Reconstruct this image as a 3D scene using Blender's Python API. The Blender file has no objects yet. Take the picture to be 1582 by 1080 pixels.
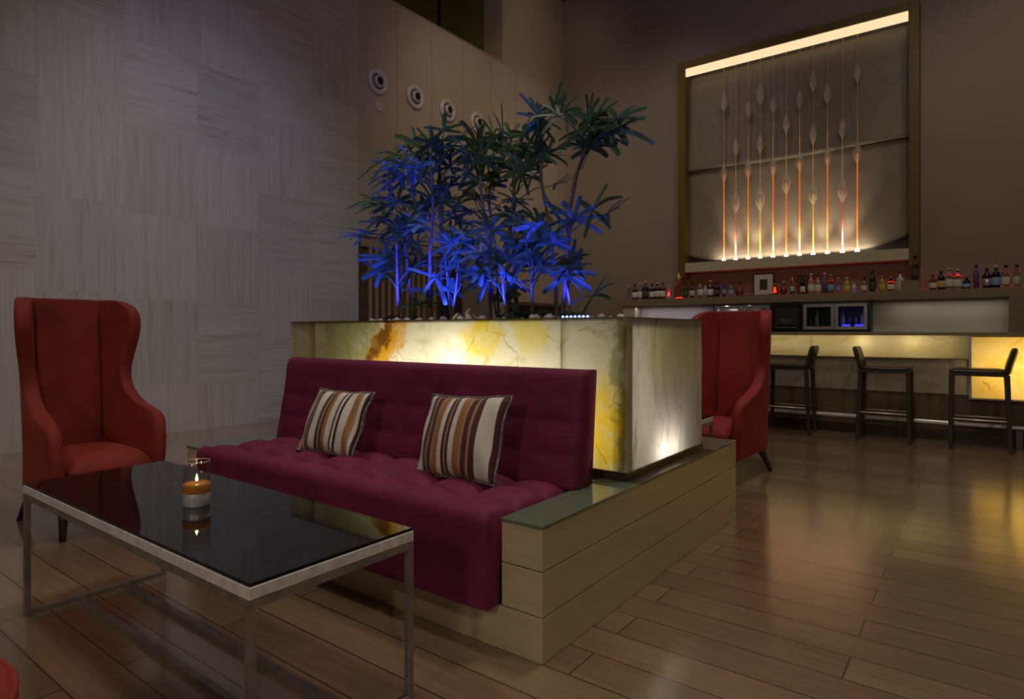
import bpy, bmesh, math, random
from mathutils import Vector, Matrix, Euler

C = bpy.context.scene.collection
SC = bpy.context.scene
PI = math.pi
R = math.radians
random.seed(11)

# ------------------------------------------------------------------ camera
# the photograph is taken as 1582 x 1080; focal length 961 px, horizon at y = 511
FPX, HOR, CX, EYE = 961.0, 511.0, 791.0, 1.1
YAW = math.atan2(724, 961)
cam_data = bpy.data.cameras.new('camera')
cam = bpy.data.objects.new('camera', cam_data)
C.objects.link(cam)
cam.location = (0, 0, EYE)
cam.rotation_euler = (PI / 2, 0, YAW)
cam_data.sensor_width = 36
cam_data.lens = FPX / 1582 * 36
cam_data.shift_y = -(540 - HOR) / 1582
cam_data.clip_start = 0.05
cam_data.clip_end = 60
SC.camera = cam

# ------------------------------------------------------------------ colour management and world
SC.view_settings.view_transform = 'Standard'
SC.view_settings.look = 'None'
SC.view_settings.exposure = 0.0
SC.view_settings.gamma = 1.0
SC.view_settings.use_curve_mapping = False
SC.cycles.sample_clamp_indirect = 4.0
world = bpy.data.worlds.new('world')
SC.world = world
world.use_nodes = True
world.node_tree.nodes['Background'].inputs[0].default_value = (0.02, 0.018, 0.02, 1)
world.node_tree.nodes['Background'].inputs[1].default_value = 0.3


def lamp(name, kind, loc, energy, color, size=0.1, target=None, size_y=None, spot=None, blend=0.5):
    d = bpy.data.lights.new(name, kind)
    d.energy = energy
    d.color = color
    if kind == 'AREA':
        d.size = size
        if size_y:
            d.shape = 'RECTANGLE'
            d.size_y = size_y
        else:
            d.shape = 'DISK'
    else:
        d.shadow_soft_size = size
    if kind == 'SPOT':
        d.spot_size = R(spot or 60)
        d.spot_blend = blend
    o = bpy.data.objects.new(name, d)
    C.objects.link(o)
    o.location = loc
    if target is not None:
        o.rotation_euler = (Vector(target) - Vector(loc)).to_track_quat('-Z', 'Y').to_euler()
    return o


# lamps out of the frame; the front, floor, wall and pier ones are added
lamp('key_downlight', 'AREA', (2.9, -1.9, 3.9), 42, (1.0, 0.82, 0.60), 0.28, (-1.6, 1.7, 0.2))
lamp('front_fill', 'AREA', (-0.4, -3.6, 3.0), 36, (1.0, 0.84, 0.66), 0.7, (-2.2, 1.8, 0.5))  # unseen, added behind the camera to brighten the faces turned towards it
lamp('seat_downlight', 'SPOT', (-2.2, 0.9, 7.4), 150, (1.0, 0.84, 0.74), 0.25, (-2.3, 1.35, 0.4), spot=32, blend=1.0)
lamp('floor_fill', 'SPOT', (-0.9, 3.4, 7.7), 560, (1.0, 0.86, 0.72), 0.5, (-0.9, 3.6, 0), spot=86, blend=1.0)  # unseen, added to raise the brightness of the floor
lamp('floor_fill', 'SPOT', (-3.6, 0.6, 7.7), 240, (1.0, 0.86, 0.76), 0.5, (-3.6, 0.6, 0), spot=80, blend=1.0)  # second added floor light, also unseen
lamp('wall_fill', 'SPOT', (-1.2, 1.8, 6.9), 640, (0.50, 0.58, 1.0), 0.5, (-6.95, 3.6, 1.6), spot=48, blend=1.0)  # unseen cool light, added to turn the stone wall lavender
lamp('wall_fill', 'SPOT', (-5.0, 2.6, 7.6), 220, (1.0, 0.84, 0.52), 0.5, (-6.7, 2.6, 0.0), spot=36, blend=1.0)  # unseen warm light, added for the lower part of the stone wall
lamp('bar_downlight', 'AREA', (-0.6, 5.8, 7.4), 40, (1.0, 0.86, 0.70), 1.2, (-0.6, 7.5, 0))
lamp('corner_fill', 'SPOT', (-3.6, 6.0, 7.4), 210, (1.0, 0.82, 0.60), 0.4, (-6.95, 9.0, 3.2), spot=74, blend=1.0)  # unseen, added to brighten the tan wall
lamp('pier_fill', 'SPOT', (-4.6, 8.2, 7.6), 40, (1.0, 0.84, 0.66), 0.3, (-7.0, 10.3, 6.6), spot=70, blend=1.0)  # unseen, added only to light the pier
lamp('back_wall_fill', 'SPOT', (-3.6, 7.4, 7.7), 200, (1.0, 0.83, 0.70), 0.4, (-5.4, 11.0, 2.4), spot=80, blend=1.0)  # unseen, added to make the lower back wall brighter
lamp('back_wall_fill', 'SPOT', (1.0, 7.6, 7.7), 150, (1.0, 0.80, 0.60), 0.4, (0.2, 11.0, 2.4), spot=74, blend=1.0)  # same added light for the right part of the back wall
lamp('plant_spot', 'SPOT', (-0.6, 1.4, 6.0), 6, (0.9, 0.95, 0.8), 0.2, (-2.2, 2.9, 1.7), spot=40, blend=1.0)


# ------------------------------------------------------------------ pixel helpers (used once, to read positions off the photograph)
_RX = (math.cos(YAW), -math.sin(YAW))
_RY = (math.sin(YAW), math.cos(YAW))


def ray(px, py):
    c = (px - CX) / FPX
    return Vector((c * _RX[0] + _RX[1], c * _RY[0] + _RY[1], -(py - HOR) / FPX))


def on_y(px, py, y):
    r = ray(px, py)
    return r * (y / r.y) + Vector((0, 0, EYE))


def on_x(px, py, x):
    r = ray(px, py)
    return r * (x / r.x) + Vector((0, 0, EYE))


# ------------------------------------------------------------------ materials
def new_mat(name):
    m = bpy.data.materials.new(name)
    m.use_nodes = True
    nt = m.node_tree
    nt.nodes.clear()
    out = nt.nodes.new('ShaderNodeOutputMaterial')
    return m, nt, out


def N(nt, t, **kw):
    n = nt.nodes.new(t)
    for k, v in kw.items():
        setattr(n, k, v)
    return n


def setin(n, **kw):
    for k, v in kw.items():
        n.inputs[k.replace('_', ' ')].default_value = v


def math_n(nt, op, a, b=None, c=None):
    n = N(nt, 'ShaderNodeMath', operation=op)
    for i, v in enumerate((a, b, c)):
        if v is None:
            continue
        if isinstance(v, (int, float)):
            n.inputs[i].default_value = v
        else:
            nt.links.new(v, n.inputs[i])
    return n.outputs[0]


def mixc(nt, fac, a, b, blend='MIX'):
    n = N(nt, 'ShaderNodeMix', data_type='RGBA', blend_type=blend)
    for sock, v in ((n.inputs[0], fac), (n.inputs[6], a), (n.inputs[7], b)):
        if isinstance(v, (int, float)):
            sock.default_value = v
        elif isinstance(v, tuple):
            sock.default_value = (v[0], v[1], v[2], 1)
        else:
            nt.links.new(v, sock)
    return n.outputs[2]


def noise(nt, vec, scale, detail=4, rough=0.55, dist=0.0):
    n = N(nt, 'ShaderNodeTexNoise')
    setin(n, Scale=scale, Detail=detail, Roughness=rough, Distortion=dist)
    if vec is not None:
        nt.links.new(vec, n.inputs['Vector'])
    return n


def mapping(nt, vec, scale=(1, 1, 1), loc=(0, 0, 0), rot=(0, 0, 0)):
    n = N(nt, 'ShaderNodeMapping')
    n.inputs['Scale'].default_value = scale
    n.inputs['Location'].default_value = loc
    n.inputs['Rotation'].default_value = rot
    nt.links.new(vec, n.inputs['Vector'])
    return n.outputs[0]


def objcoord(nt):
    return N(nt, 'ShaderNodeTexCoord').outputs['Object']


def geopos(nt):
    return N(nt, 'ShaderNodeNewGeometry').outputs['Position']


def ramp(nt, fac, stops, interp='LINEAR'):
    n = N(nt, 'ShaderNodeValToRGB')
    cr = n.color_ramp
    cr.interpolation = interp
    while len(cr.elements) > 1:
        cr.elements.remove(cr.elements[-1])
    cr.elements[0].position = stops[0][0]
    cr.elements[0].color = (*stops[0][1], 1)
    for p, c in stops[1:]:
        e = cr.elements.new(p)
        e.color = (*c, 1)
    nt.links.new(fac, n.inputs[0])
    return n.outputs[0]


def bump(nt, height, strength=0.2, distance=0.01):
    n = N(nt, 'ShaderNodeBump')
    setin(n, Strength=strength, Distance=distance)
    nt.links.new(height, n.inputs['Height'])
    return n.outputs[0]


def pmat(name, col, rough=0.5, metal=0.0, var=0.12, scale=8.0, sheen=0.0, bumps=0.0, coat=0.0,
         trans=0.0, ior=1.45, stretch=(1, 1, 1), spec=0.5, emit=None, estr=0.0, sheen_tint=None):
    """plain surface with a little procedural variation"""
    m, nt, out = new_mat(name)
    b = N(nt, 'ShaderNodeBsdfPrincipled')
    nt.links.new(b.outputs[0], out.inputs[0])
    v = mapping(nt, objcoord(nt), stretch)
    nz = noise(nt, v, scale)
    lo = tuple(c * (1 - var) for c in col)
    hi = tuple(min(1, c * (1 + var)) for c in col)
    cc = ramp(nt, nz.outputs[0], [(0.3, lo), (0.7, hi)])
    nt.links.new(cc, b.inputs['Base Color'])
    setin(b, Roughness=rough, Metallic=metal, IOR=ior)
    b.inputs['Sheen Weight'].default_value = sheen
    if sheen:
        b.inputs['Sheen Roughness'].default_value = 0.45
        t = sheen_tint or col
        b.inputs['Sheen Tint'].default_value = (*t, 1)
    b.inputs['Coat Weight'].default_value = coat
    b.inputs['Transmission Weight'].default_value = trans
    b.inputs['Specular IOR Level'].default_value = spec
    if emit:
        b.inputs['Emission Color'].default_value = (*emit, 1)
        b.inputs['Emission Strength'].default_value = estr
    if bumps:
        nz2 = noise(nt, v, scale * 9, 2)
        nt.links.new(bump(nt, nz2.outputs[0], bumps, 0.004), b.inputs['Normal'])
    return m


def glow(name, col, strength):
    m, nt, out = new_mat(name)
    e = N(nt, 'ShaderNodeEmission')
    e.inputs[0].default_value = (*col, 1)
    e.inputs[1].default_value = strength
    nt.links.new(e.outputs[0], out.inputs[0])
    return m


def floor_material():
    m, nt, out = new_mat('oak_planks')
    b = N(nt, 'ShaderNodeBsdfPrincipled')
    nt.links.new(b.outputs[0], out.inputs[0])
    p = mapping(nt, geopos(nt), loc=(0.35, -0.027, 0))
    br = N(nt, 'ShaderNodeTexBrick', offset=0.37, offset_frequency=2)
    setin(br, Scale=1.0, Mortar_Size=0.0035, Mortar_Smooth=0.3, Bias=0.0, Brick_Width=1.9, Row_Height=0.167)
    br.inputs['Color1'].default_value = (0.0, 0.0, 0.0, 1)
    br.inputs['Color2'].default_value = (1, 1, 1, 1)
    br.inputs['Mortar'].default_value = (0.5, 0.5, 0.5, 1)
    nt.links.new(p, br.inputs['Vector'])
    tone = ramp(nt, br.outputs['Color'], [(0.0, (0.185, 0.130, 0.078)), (0.5, (0.225, 0.160, 0.10)), (1.0, (0.26, 0.188, 0.118))])
    g = noise(nt, mapping(nt, p, (1.4, 22, 1)), 2.2, 6, 0.6, 0.3)
    grain = ramp(nt, g.outputs[0], [(0.3, (0.78, 0.76, 0.74)), (0.7, (1.08, 1.06, 1.04))])
    c = mixc(nt, 1.0, tone, grain, 'MULTIPLY')
    big = noise(nt, mapping(nt, p, (0.7, 1.5, 1)), 1.2, 3)
    c = mixc(nt, 1.0, c, ramp(nt, big.outputs[0], [(0.35, (0.86, 0.85, 0.84)), (0.65, (1.06, 1.06, 1.06))]), 'MULTIPLY')
    c = mixc(nt, br.outputs['Fac'], c, (0.045, 0.028, 0.015))
    nt.links.new(c, b.inputs['Base Color'])
    rr = noise(nt, p, 3.0, 3)
    nt.links.new(ramp(nt, rr.outputs[0], [(0.3, (0.165,) * 3), (0.7, (0.22,) * 3)]), b.inputs['Roughness'])
    h = math_n(nt, 'MULTIPLY', br.outputs['Fac'], -1.0)
    h2 = math_n(nt, 'ADD', h, math_n(nt, 'MULTIPLY', br.outputs['Color'], 0.25))
    b.inputs['Specular IOR Level'].default_value = 0.5
    b.inputs['IOR'].default_value = 1.95
    b.inputs['Coat Weight'].default_value = 0.5
    b.inputs['Coat IOR'].default_value = 1.8
    b.inputs['Coat Roughness'].default_value = 0.17
    bn = bump(nt, h2, 0.20, 0.002)
    nt.links.new(bn, b.inputs['Normal'])
    nt.links.new(bn, b.inputs['Coat Normal'])
    return m


def stone_material():
    """travertine blocks in columns 0.742 m wide, every block with its own grain direction"""
    m, nt, out = new_mat('travertine_blocks')
    b = N(nt, 'ShaderNodeBsdfPrincipled')
    nt.links.new(b.outputs[0], out.inputs[0])
    s = N(nt, 'ShaderNodeSeparateXYZ')
    nt.links.new(geopos(nt), s.inputs[0])
    y, z = s.outputs[1], s.outputs[2]
    u = math_n(nt, 'DIVIDE', math_n(nt, 'ADD', y, 12 * 0.742 - 1.935), 0.742)
    col = math_n(nt, 'FLOOR', u)
    fu = math_n(nt, 'FRACT', u)
    wn = N(nt, 'ShaderNodeTexWhiteNoise', noise_dimensions='1D')
    nt.links.new(col, wn.inputs['W'])
    v = math_n(nt, 'ADD', math_n(nt, 'DIVIDE', z, 0.89), math_n(nt, 'MULTIPLY', wn.outputs[0], 3.0))
    row = math_n(nt, 'FLOOR', v)
    fv = math_n(nt, 'FRACT', v)
    cb = N(nt, 'ShaderNodeCombineXYZ')
    nt.links.new(col, cb.inputs[0])
    nt.links.new(row, cb.inputs[1])
    w2 = N(nt, 'ShaderNodeTexWhiteNoise', noise_dimensions='2D')
    nt.links.new(cb.outputs[0], w2.inputs['Vector'])
    sc = N(nt, 'ShaderNodeSeparateColor')
    nt.links.new(w2.outputs['Color'], sc.inputs[0])
    p = geopos(nt)
    shift = N(nt, 'ShaderNodeVectorMath', operation='ADD')
    nt.links.new(p, shift.inputs[0])
    nt.links.new(w2.outputs['Color'], shift.inputs[1])
    gv = noise(nt, mapping(nt, shift.outputs[0], (1, 13, 0.7)), 1.6, 6, 0.62, 0.5)
    gh = noise(nt, mapping(nt, shift.outputs[0], (1, 0.7, 11)), 1.6, 6, 0.62, 0.6)
    pick = math_n(nt, 'GREATER_THAN', sc.outputs[0], 0.52)
    g = mixc(nt, pick, gv.outputs[0], gh.outputs[0])
    c = ramp(nt, g, [(0.25, (0.31, 0.25, 0.18)), (0.40, (0.42, 0.365, 0.29)), (0.60, (0.465, 0.415, 0.345)), (0.80, (0.50, 0.45, 0.38))])
    br = math_n(nt, 'ADD', math_n(nt, 'MULTIPLY', sc.outputs[1], 0.13), 0.90)
    cbr = N(nt, 'ShaderNodeCombineXYZ')
    for i in range(3):
        nt.links.new(br, cbr.inputs[i])
    c = mixc(nt, 1.0, c, cbr.outputs[0], 'MULTIPLY')
    streak = noise(nt, mapping(nt, shift.outputs[0], (1, 0.55, 26)), 1.4, 3, 0.5, 0.8)
    sm = math_n(nt, 'MULTIPLY', math_n(nt, 'GREATER_THAN', streak.outputs[0], 0.64), math_n(nt, 'MULTIPLY', pick, 0.5))
    c = mixc(nt, sm, c, (0.22, 0.17, 0.12))
    su = math_n(nt, 'LESS_THAN', math_n(nt, 'MINIMUM', fu, math_n(nt, 'SUBTRACT', 1.0, fu)), 0.005)
    sv = math_n(nt, 'LESS_THAN', math_n(nt, 'MINIMUM', fv, math_n(nt, 'SUBTRACT', 1.0, fv)), 0.004)
    seam = math_n(nt, 'MAXIMUM', su, sv)
    c = mixc(nt, math_n(nt, 'MULTIPLY', seam, 0.16), c, (0.16, 0.13, 0.10))
    nt.links.new(c, b.inputs['Base Color'])
    setin(b, Roughness=0.62)
    nt.links.new(bump(nt, g, 0.12, 0.004), b.inputs['Normal'])
    return m


def panel_wall_material():
    m, nt, out = new_mat('tan_wall_panels')
    b = N(nt, 'ShaderNodeBsdfPrincipled')
    nt.links.new(b.outputs[0], out.inputs[0])
    s = N(nt, 'ShaderNodeSeparateXYZ')
    nt.links.new(geopos(nt), s.inputs[0])
    fu = math_n(nt, 'FRACT', math_n(nt, 'DIVIDE', math_n(nt, 'ADD', s.outputs[1], 0.742 - 0.435), 0.742))
    seam = math_n(nt, 'LESS_THAN', math_n(nt, 'MINIMUM', fu, math_n(nt, 'SUBTRACT', 1.0, fu)), 0.008)
    nz = noise(nt, mapping(nt, geopos(nt), (1, 1.2, 0.6)), 1.5, 4)
    c = ramp(nt, nz.outputs[0], [(0.3, (0.39, 0.315, 0.235)), (0.7, (0.43, 0.35, 0.27))])
    c = mixc(nt, math_n(nt, 'MULTIPLY', seam, 0.55), c, (0.10, 0.07, 0.04))
    nt.links.new(c, b.inputs['Base Color'])
    setin(b, Roughness=0.6)
    return m


def plinth_material():
    m, nt, out = new_mat('limestone_courses')
    b = N(nt, 'ShaderNodeBsdfPrincipled')
    nt.links.new(b.outputs[0], out.inputs[0])
    nz = noise(nt, mapping(nt, geopos(nt), (0.9, 0.9, 7)), 2.0, 5, 0.6)
    c = ramp(nt, nz.outputs[0], [(0.3, (0.44, 0.355, 0.215)), (0.7, (0.52, 0.43, 0.275))])
    nt.links.new(c, b.inputs['Base Color'])
    setin(b, Roughness=0.42)
    return m


def onyx_material(name, base, blobs=(), vein=0.8, vscale=2.6, stretch=(1, 1, 1), transl=0.82, seed=0.0, vein_col=(0.16, 0.10, 0.03), gain=1.0):
    """backlit stone: a translucent slab, its own colours and veins, plus a dim edge painted by one blob; the light comes from lamps behind it"""
    m, nt, out = new_mat(name)
    p = mapping(nt, geopos(nt), loc=(seed, seed * 0.7, seed * 1.3))
    ps = mapping(nt, p, stretch)
    warp = noise(nt, p, 2.0, 4, 0.6)
    wv = N(nt, 'ShaderNodeVectorMath', operation='MULTIPLY_ADD')
    nt.links.new(warp.outputs['Color'], wv.inputs[0])
    wv.inputs[1].default_value = (0.36, 0.36, 0.36)
    nt.links.new(ps, wv.inputs[2])
    n1 = noise(nt, wv.outputs[0], 3.4, 8, 0.66, 1.0)
    c = ramp(nt, n1.outputs[0], base)
    # colour patches of the stone, and the painted dim corner edge
    warp2 = noise(nt, geopos(nt), 5.0, 6, 0.65)
    wv2 = N(nt, 'ShaderNodeVectorMath', operation='MULTIPLY_ADD')
    nt.links.new(warp2.outputs['Color'], wv2.inputs[0])
    wv2.inputs[1].default_value = (0.34, 0.34, 0.34)
    nt.links.new(mapping(nt, geopos(nt), loc=(-0.17, -0.17, -0.17)), wv2.inputs[2])
    for (cx, cy, cz, rx, ry, rz, slant, col, amt) in blobs:
        sx = N(nt, 'ShaderNodeSeparateXYZ')
        nt.links.new(wv2.outputs[0], sx.inputs[0])
        dz = math_n(nt, 'SUBTRACT', sx.outputs[2], cz)
        dx = math_n(nt, 'SUBTRACT', math_n(nt, 'SUBTRACT', sx.outputs[0], cx), math_n(nt, 'MULTIPLY', dz, slant))
        dy = math_n(nt, 'SUBTRACT', sx.outputs[1], cy)
        q = None
        for d_, r_ in ((dx, rx), (dy, ry), (dz, rz)):
            t = math_n(nt, 'POWER', math_n(nt, 'ABSOLUTE', math_n(nt, 'DIVIDE', d_, r_)), 2.0)
            q = t if q is None else math_n(nt, 'ADD', q, t)
        mr = N(nt, 'ShaderNodeMapRange')
        mr.interpolation_type = 'SMOOTHSTEP'
        nt.links.new(q, mr.inputs[0])
        for i, v in enumerate((0.2, 1.5, amt, 0.0)):
            mr.inputs[i + 1].default_value = v
        spk = noise(nt, wv2.outputs[0], 7.0, 5, 0.7)
        sm_ = N(nt, 'ShaderNodeMapRange')
        nt.links.new(spk.outputs[0], sm_.inputs[0])
        for i, v in enumerate((0.34, 0.52, 0.5, 1.0)):
            sm_.inputs[i + 1].default_value = v
        c = mixc(nt, math_n(nt, 'MULTIPLY', mr.outputs[0], sm_.outputs[0]), c, col)
    vo = N(nt, 'ShaderNodeTexVoronoi', feature='DISTANCE_TO_EDGE')
    vo.inputs['Scale'].default_value = vscale
    nt.links.new(wv.outputs[0], vo.inputs['Vector'])
    line = N(nt, 'ShaderNodeMapRange')
    nt.links.new(vo.outputs['Distance'], line.inputs[0])
    for i, v in enumerate((0.0, 0.014, vein, 0.0)):
        line.inputs[i + 1].default_value = v
    gate = noise(nt, p, 3.3, 2)
    gm = math_n(nt, 'MULTIPLY', line.outputs[0], math_n(nt, 'GREATER_THAN', gate.outputs[0], 0.54))
    c = mixc(nt, gm, c, vein_col)
    if gain != 1.0:
        c = mixc(nt, 1.0, c, (gain, gain, gain), 'MULTIPLY')
    tr = N(nt, 'ShaderNodeBsdfTranslucent')
    df = N(nt, 'ShaderNodeBsdfDiffuse')
    nt.links.new(c, tr.inputs[0])
    dim = mixc(nt, 1.0, c, (0.6, 0.6, 0.6), 'MULTIPLY')
    nt.links.new(dim, df.inputs[0])
    mx = N(nt, 'ShaderNodeMixShader')
    mx.inputs[0].default_value = transl
    nt.links.new(df.outputs[0], mx.inputs[1])
    nt.links.new(tr.outputs[0], mx.inputs[2])
    gl = N(nt, 'ShaderNodeBsdfGlossy')
    gl.inputs['Roughness'].default_value = 0.25
    mg = N(nt, 'ShaderNodeMixShader')
    mg.inputs[0].default_value = 0.05
    nt.links.new(mx.outputs[0], mg.inputs[1])
    nt.links.new(gl.outputs[0], mg.inputs[2])
    nt.links.new(mg.outputs[0], out.inputs[0])
    return m


def glass_mat(name, col=(1, 1, 1), rough=0.02, ior=1.45):
    m, nt, out = new_mat(name)
    b = N(nt, 'ShaderNodeBsdfPrincipled')
    nz = noise(nt, objcoord(nt), 6.0)
    cc = ramp(nt, nz.outputs[0], [(0.3, tuple(c * 0.95 for c in col)), (0.7, col)])
    nt.links.new(cc, b.inputs['Base Color'])
    setin(b, Roughness=rough, IOR=ior)
    b.inputs['Transmission Weight'].default_value = 1.0
    nt.links.new(b.outputs[0], out.inputs[0])
    return m


def leaf_mat(name, col, thru):
    m, nt, out = new_mat(name)
    b = N(nt, 'ShaderNodeBsdfPrincipled')
    nz = noise(nt, objcoord(nt), 4.0)
    cc = ramp(nt, nz.outputs[0], [(0.3, tuple(c * 0.6 for c in col)), (0.7, tuple(c * 1.4 for c in col))])
    nt.links.new(cc, b.inputs['Base Color'])
    setin(b, Roughness=0.45)
    b.inputs['Specular IOR Level'].default_value = 0.3
    tr = N(nt, 'ShaderNodeBsdfTranslucent')
    tr.inputs[0].default_value = (*thru, 1)
    mx = N(nt, 'ShaderNodeMixShader')
    mx.inputs[0].default_value = 0.42
    nt.links.new(b.outputs[0], mx.inputs[1])
    nt.links.new(tr.outputs[0], mx.inputs[2])
    nt.links.new(mx.outputs[0], out.inputs[0])
    return m


def thin_glass(name, col, alpha=0.25):
    """thin clear sheet: mostly see-through with a sharp reflection"""
    m, nt, out = new_mat(name)
    tr = N(nt, 'ShaderNodeBsdfTransparent')
    tr.inputs[0].default_value = (*col, 1)
    gl = N(nt, 'ShaderNodeBsdfGlossy')
    gl.inputs['Roughness'].default_value = 0.03
    fr = N(nt, 'ShaderNodeLayerWeight')
    fp = math_n(nt, 'POWER', fr.outputs['Facing'], 4.0)
    mx = N(nt, 'ShaderNodeMixShader')
    nt.links.new(math_n(nt, 'ADD', math_n(nt, 'MULTIPLY', fp, 0.6), alpha * 0.15), mx.inputs[0])
    nt.links.new(tr.outputs[0], mx.inputs[1])
    nt.links.new(gl.outputs[0], mx.inputs[2])
    nt.links.new(mx.outputs[0], out.inputs[0])
    return m


def shell_glass(name):
    """blown glass bulb: see-through in the middle, pale at the edge"""
    m, nt, out = new_mat(name)
    tr = N(nt, 'ShaderNodeBsdfTransparent')
    b = N(nt, 'ShaderNodeBsdfPrincipled')
    nz = noise(nt, objcoord(nt), 9.0)
    nt.links.new(ramp(nt, nz.outputs[0], [(0.3, (0.55, 0.46, 0.36)), (0.7, (0.75, 0.66, 0.54))]), b.inputs['Base Color'])
    setin(b, Roughness=0.2)
    lw = N(nt, 'ShaderNodeLayerWeight')
    f = math_n(nt, 'ADD', math_n(nt, 'MULTIPLY', math_n(nt, 'POWER', lw.outputs['Facing'], 1.6), 0.7), 0.3)
    mx = N(nt, 'ShaderNodeMixShader')
    nt.links.new(f, mx.inputs[0])
    nt.links.new(tr.outputs[0], mx.inputs[1])
    nt.links.new(b.outputs[0], mx.inputs[2])
    nt.links.new(mx.outputs[0], out.inputs[0])
    return m


def stripe_material(name, width, stripes):
    m, nt, out = new_mat(name)
    b = N(nt, 'ShaderNodeBsdfPrincipled')
    nt.links.new(b.outputs[0], out.inputs[0])
    oc = objcoord(nt)
    s = N(nt, 'ShaderNodeSeparateXYZ')
    nt.links.new(oc, s.inputs[0])
    wob = noise(nt, oc, 7.0, 2)
    u = math_n(nt, 'ADD', math_n(nt, 'DIVIDE', s.outputs[0], width), 0.5)
    u = math_n(nt, 'ADD', u, math_n(nt, 'MULTIPLY', math_n(nt, 'SUBTRACT', wob.outputs[0], 0.5), 0.02))
    c = ramp(nt, u, stripes, 'CONSTANT')
    weave = noise(nt, mapping(nt, oc, (60, 30, 160)), 3.0, 3, 0.7)
    c = mixc(nt, 1.0, c, ramp(nt, weave.outputs[0], [(0.3, (0.62, 0.6, 0.58)), (0.7, (1.15, 1.15, 1.15))]), 'MULTIPLY')
    nt.links.new(c, b.inputs['Base Color'])
    setin(b, Roughness=0.75)
    b.inputs['Sheen Weight'].default_value = 0.15
    nt.links.new(bump(nt, weave.outputs[0], 0.4, 0.003), b.inputs['Normal'])
    return m


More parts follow.
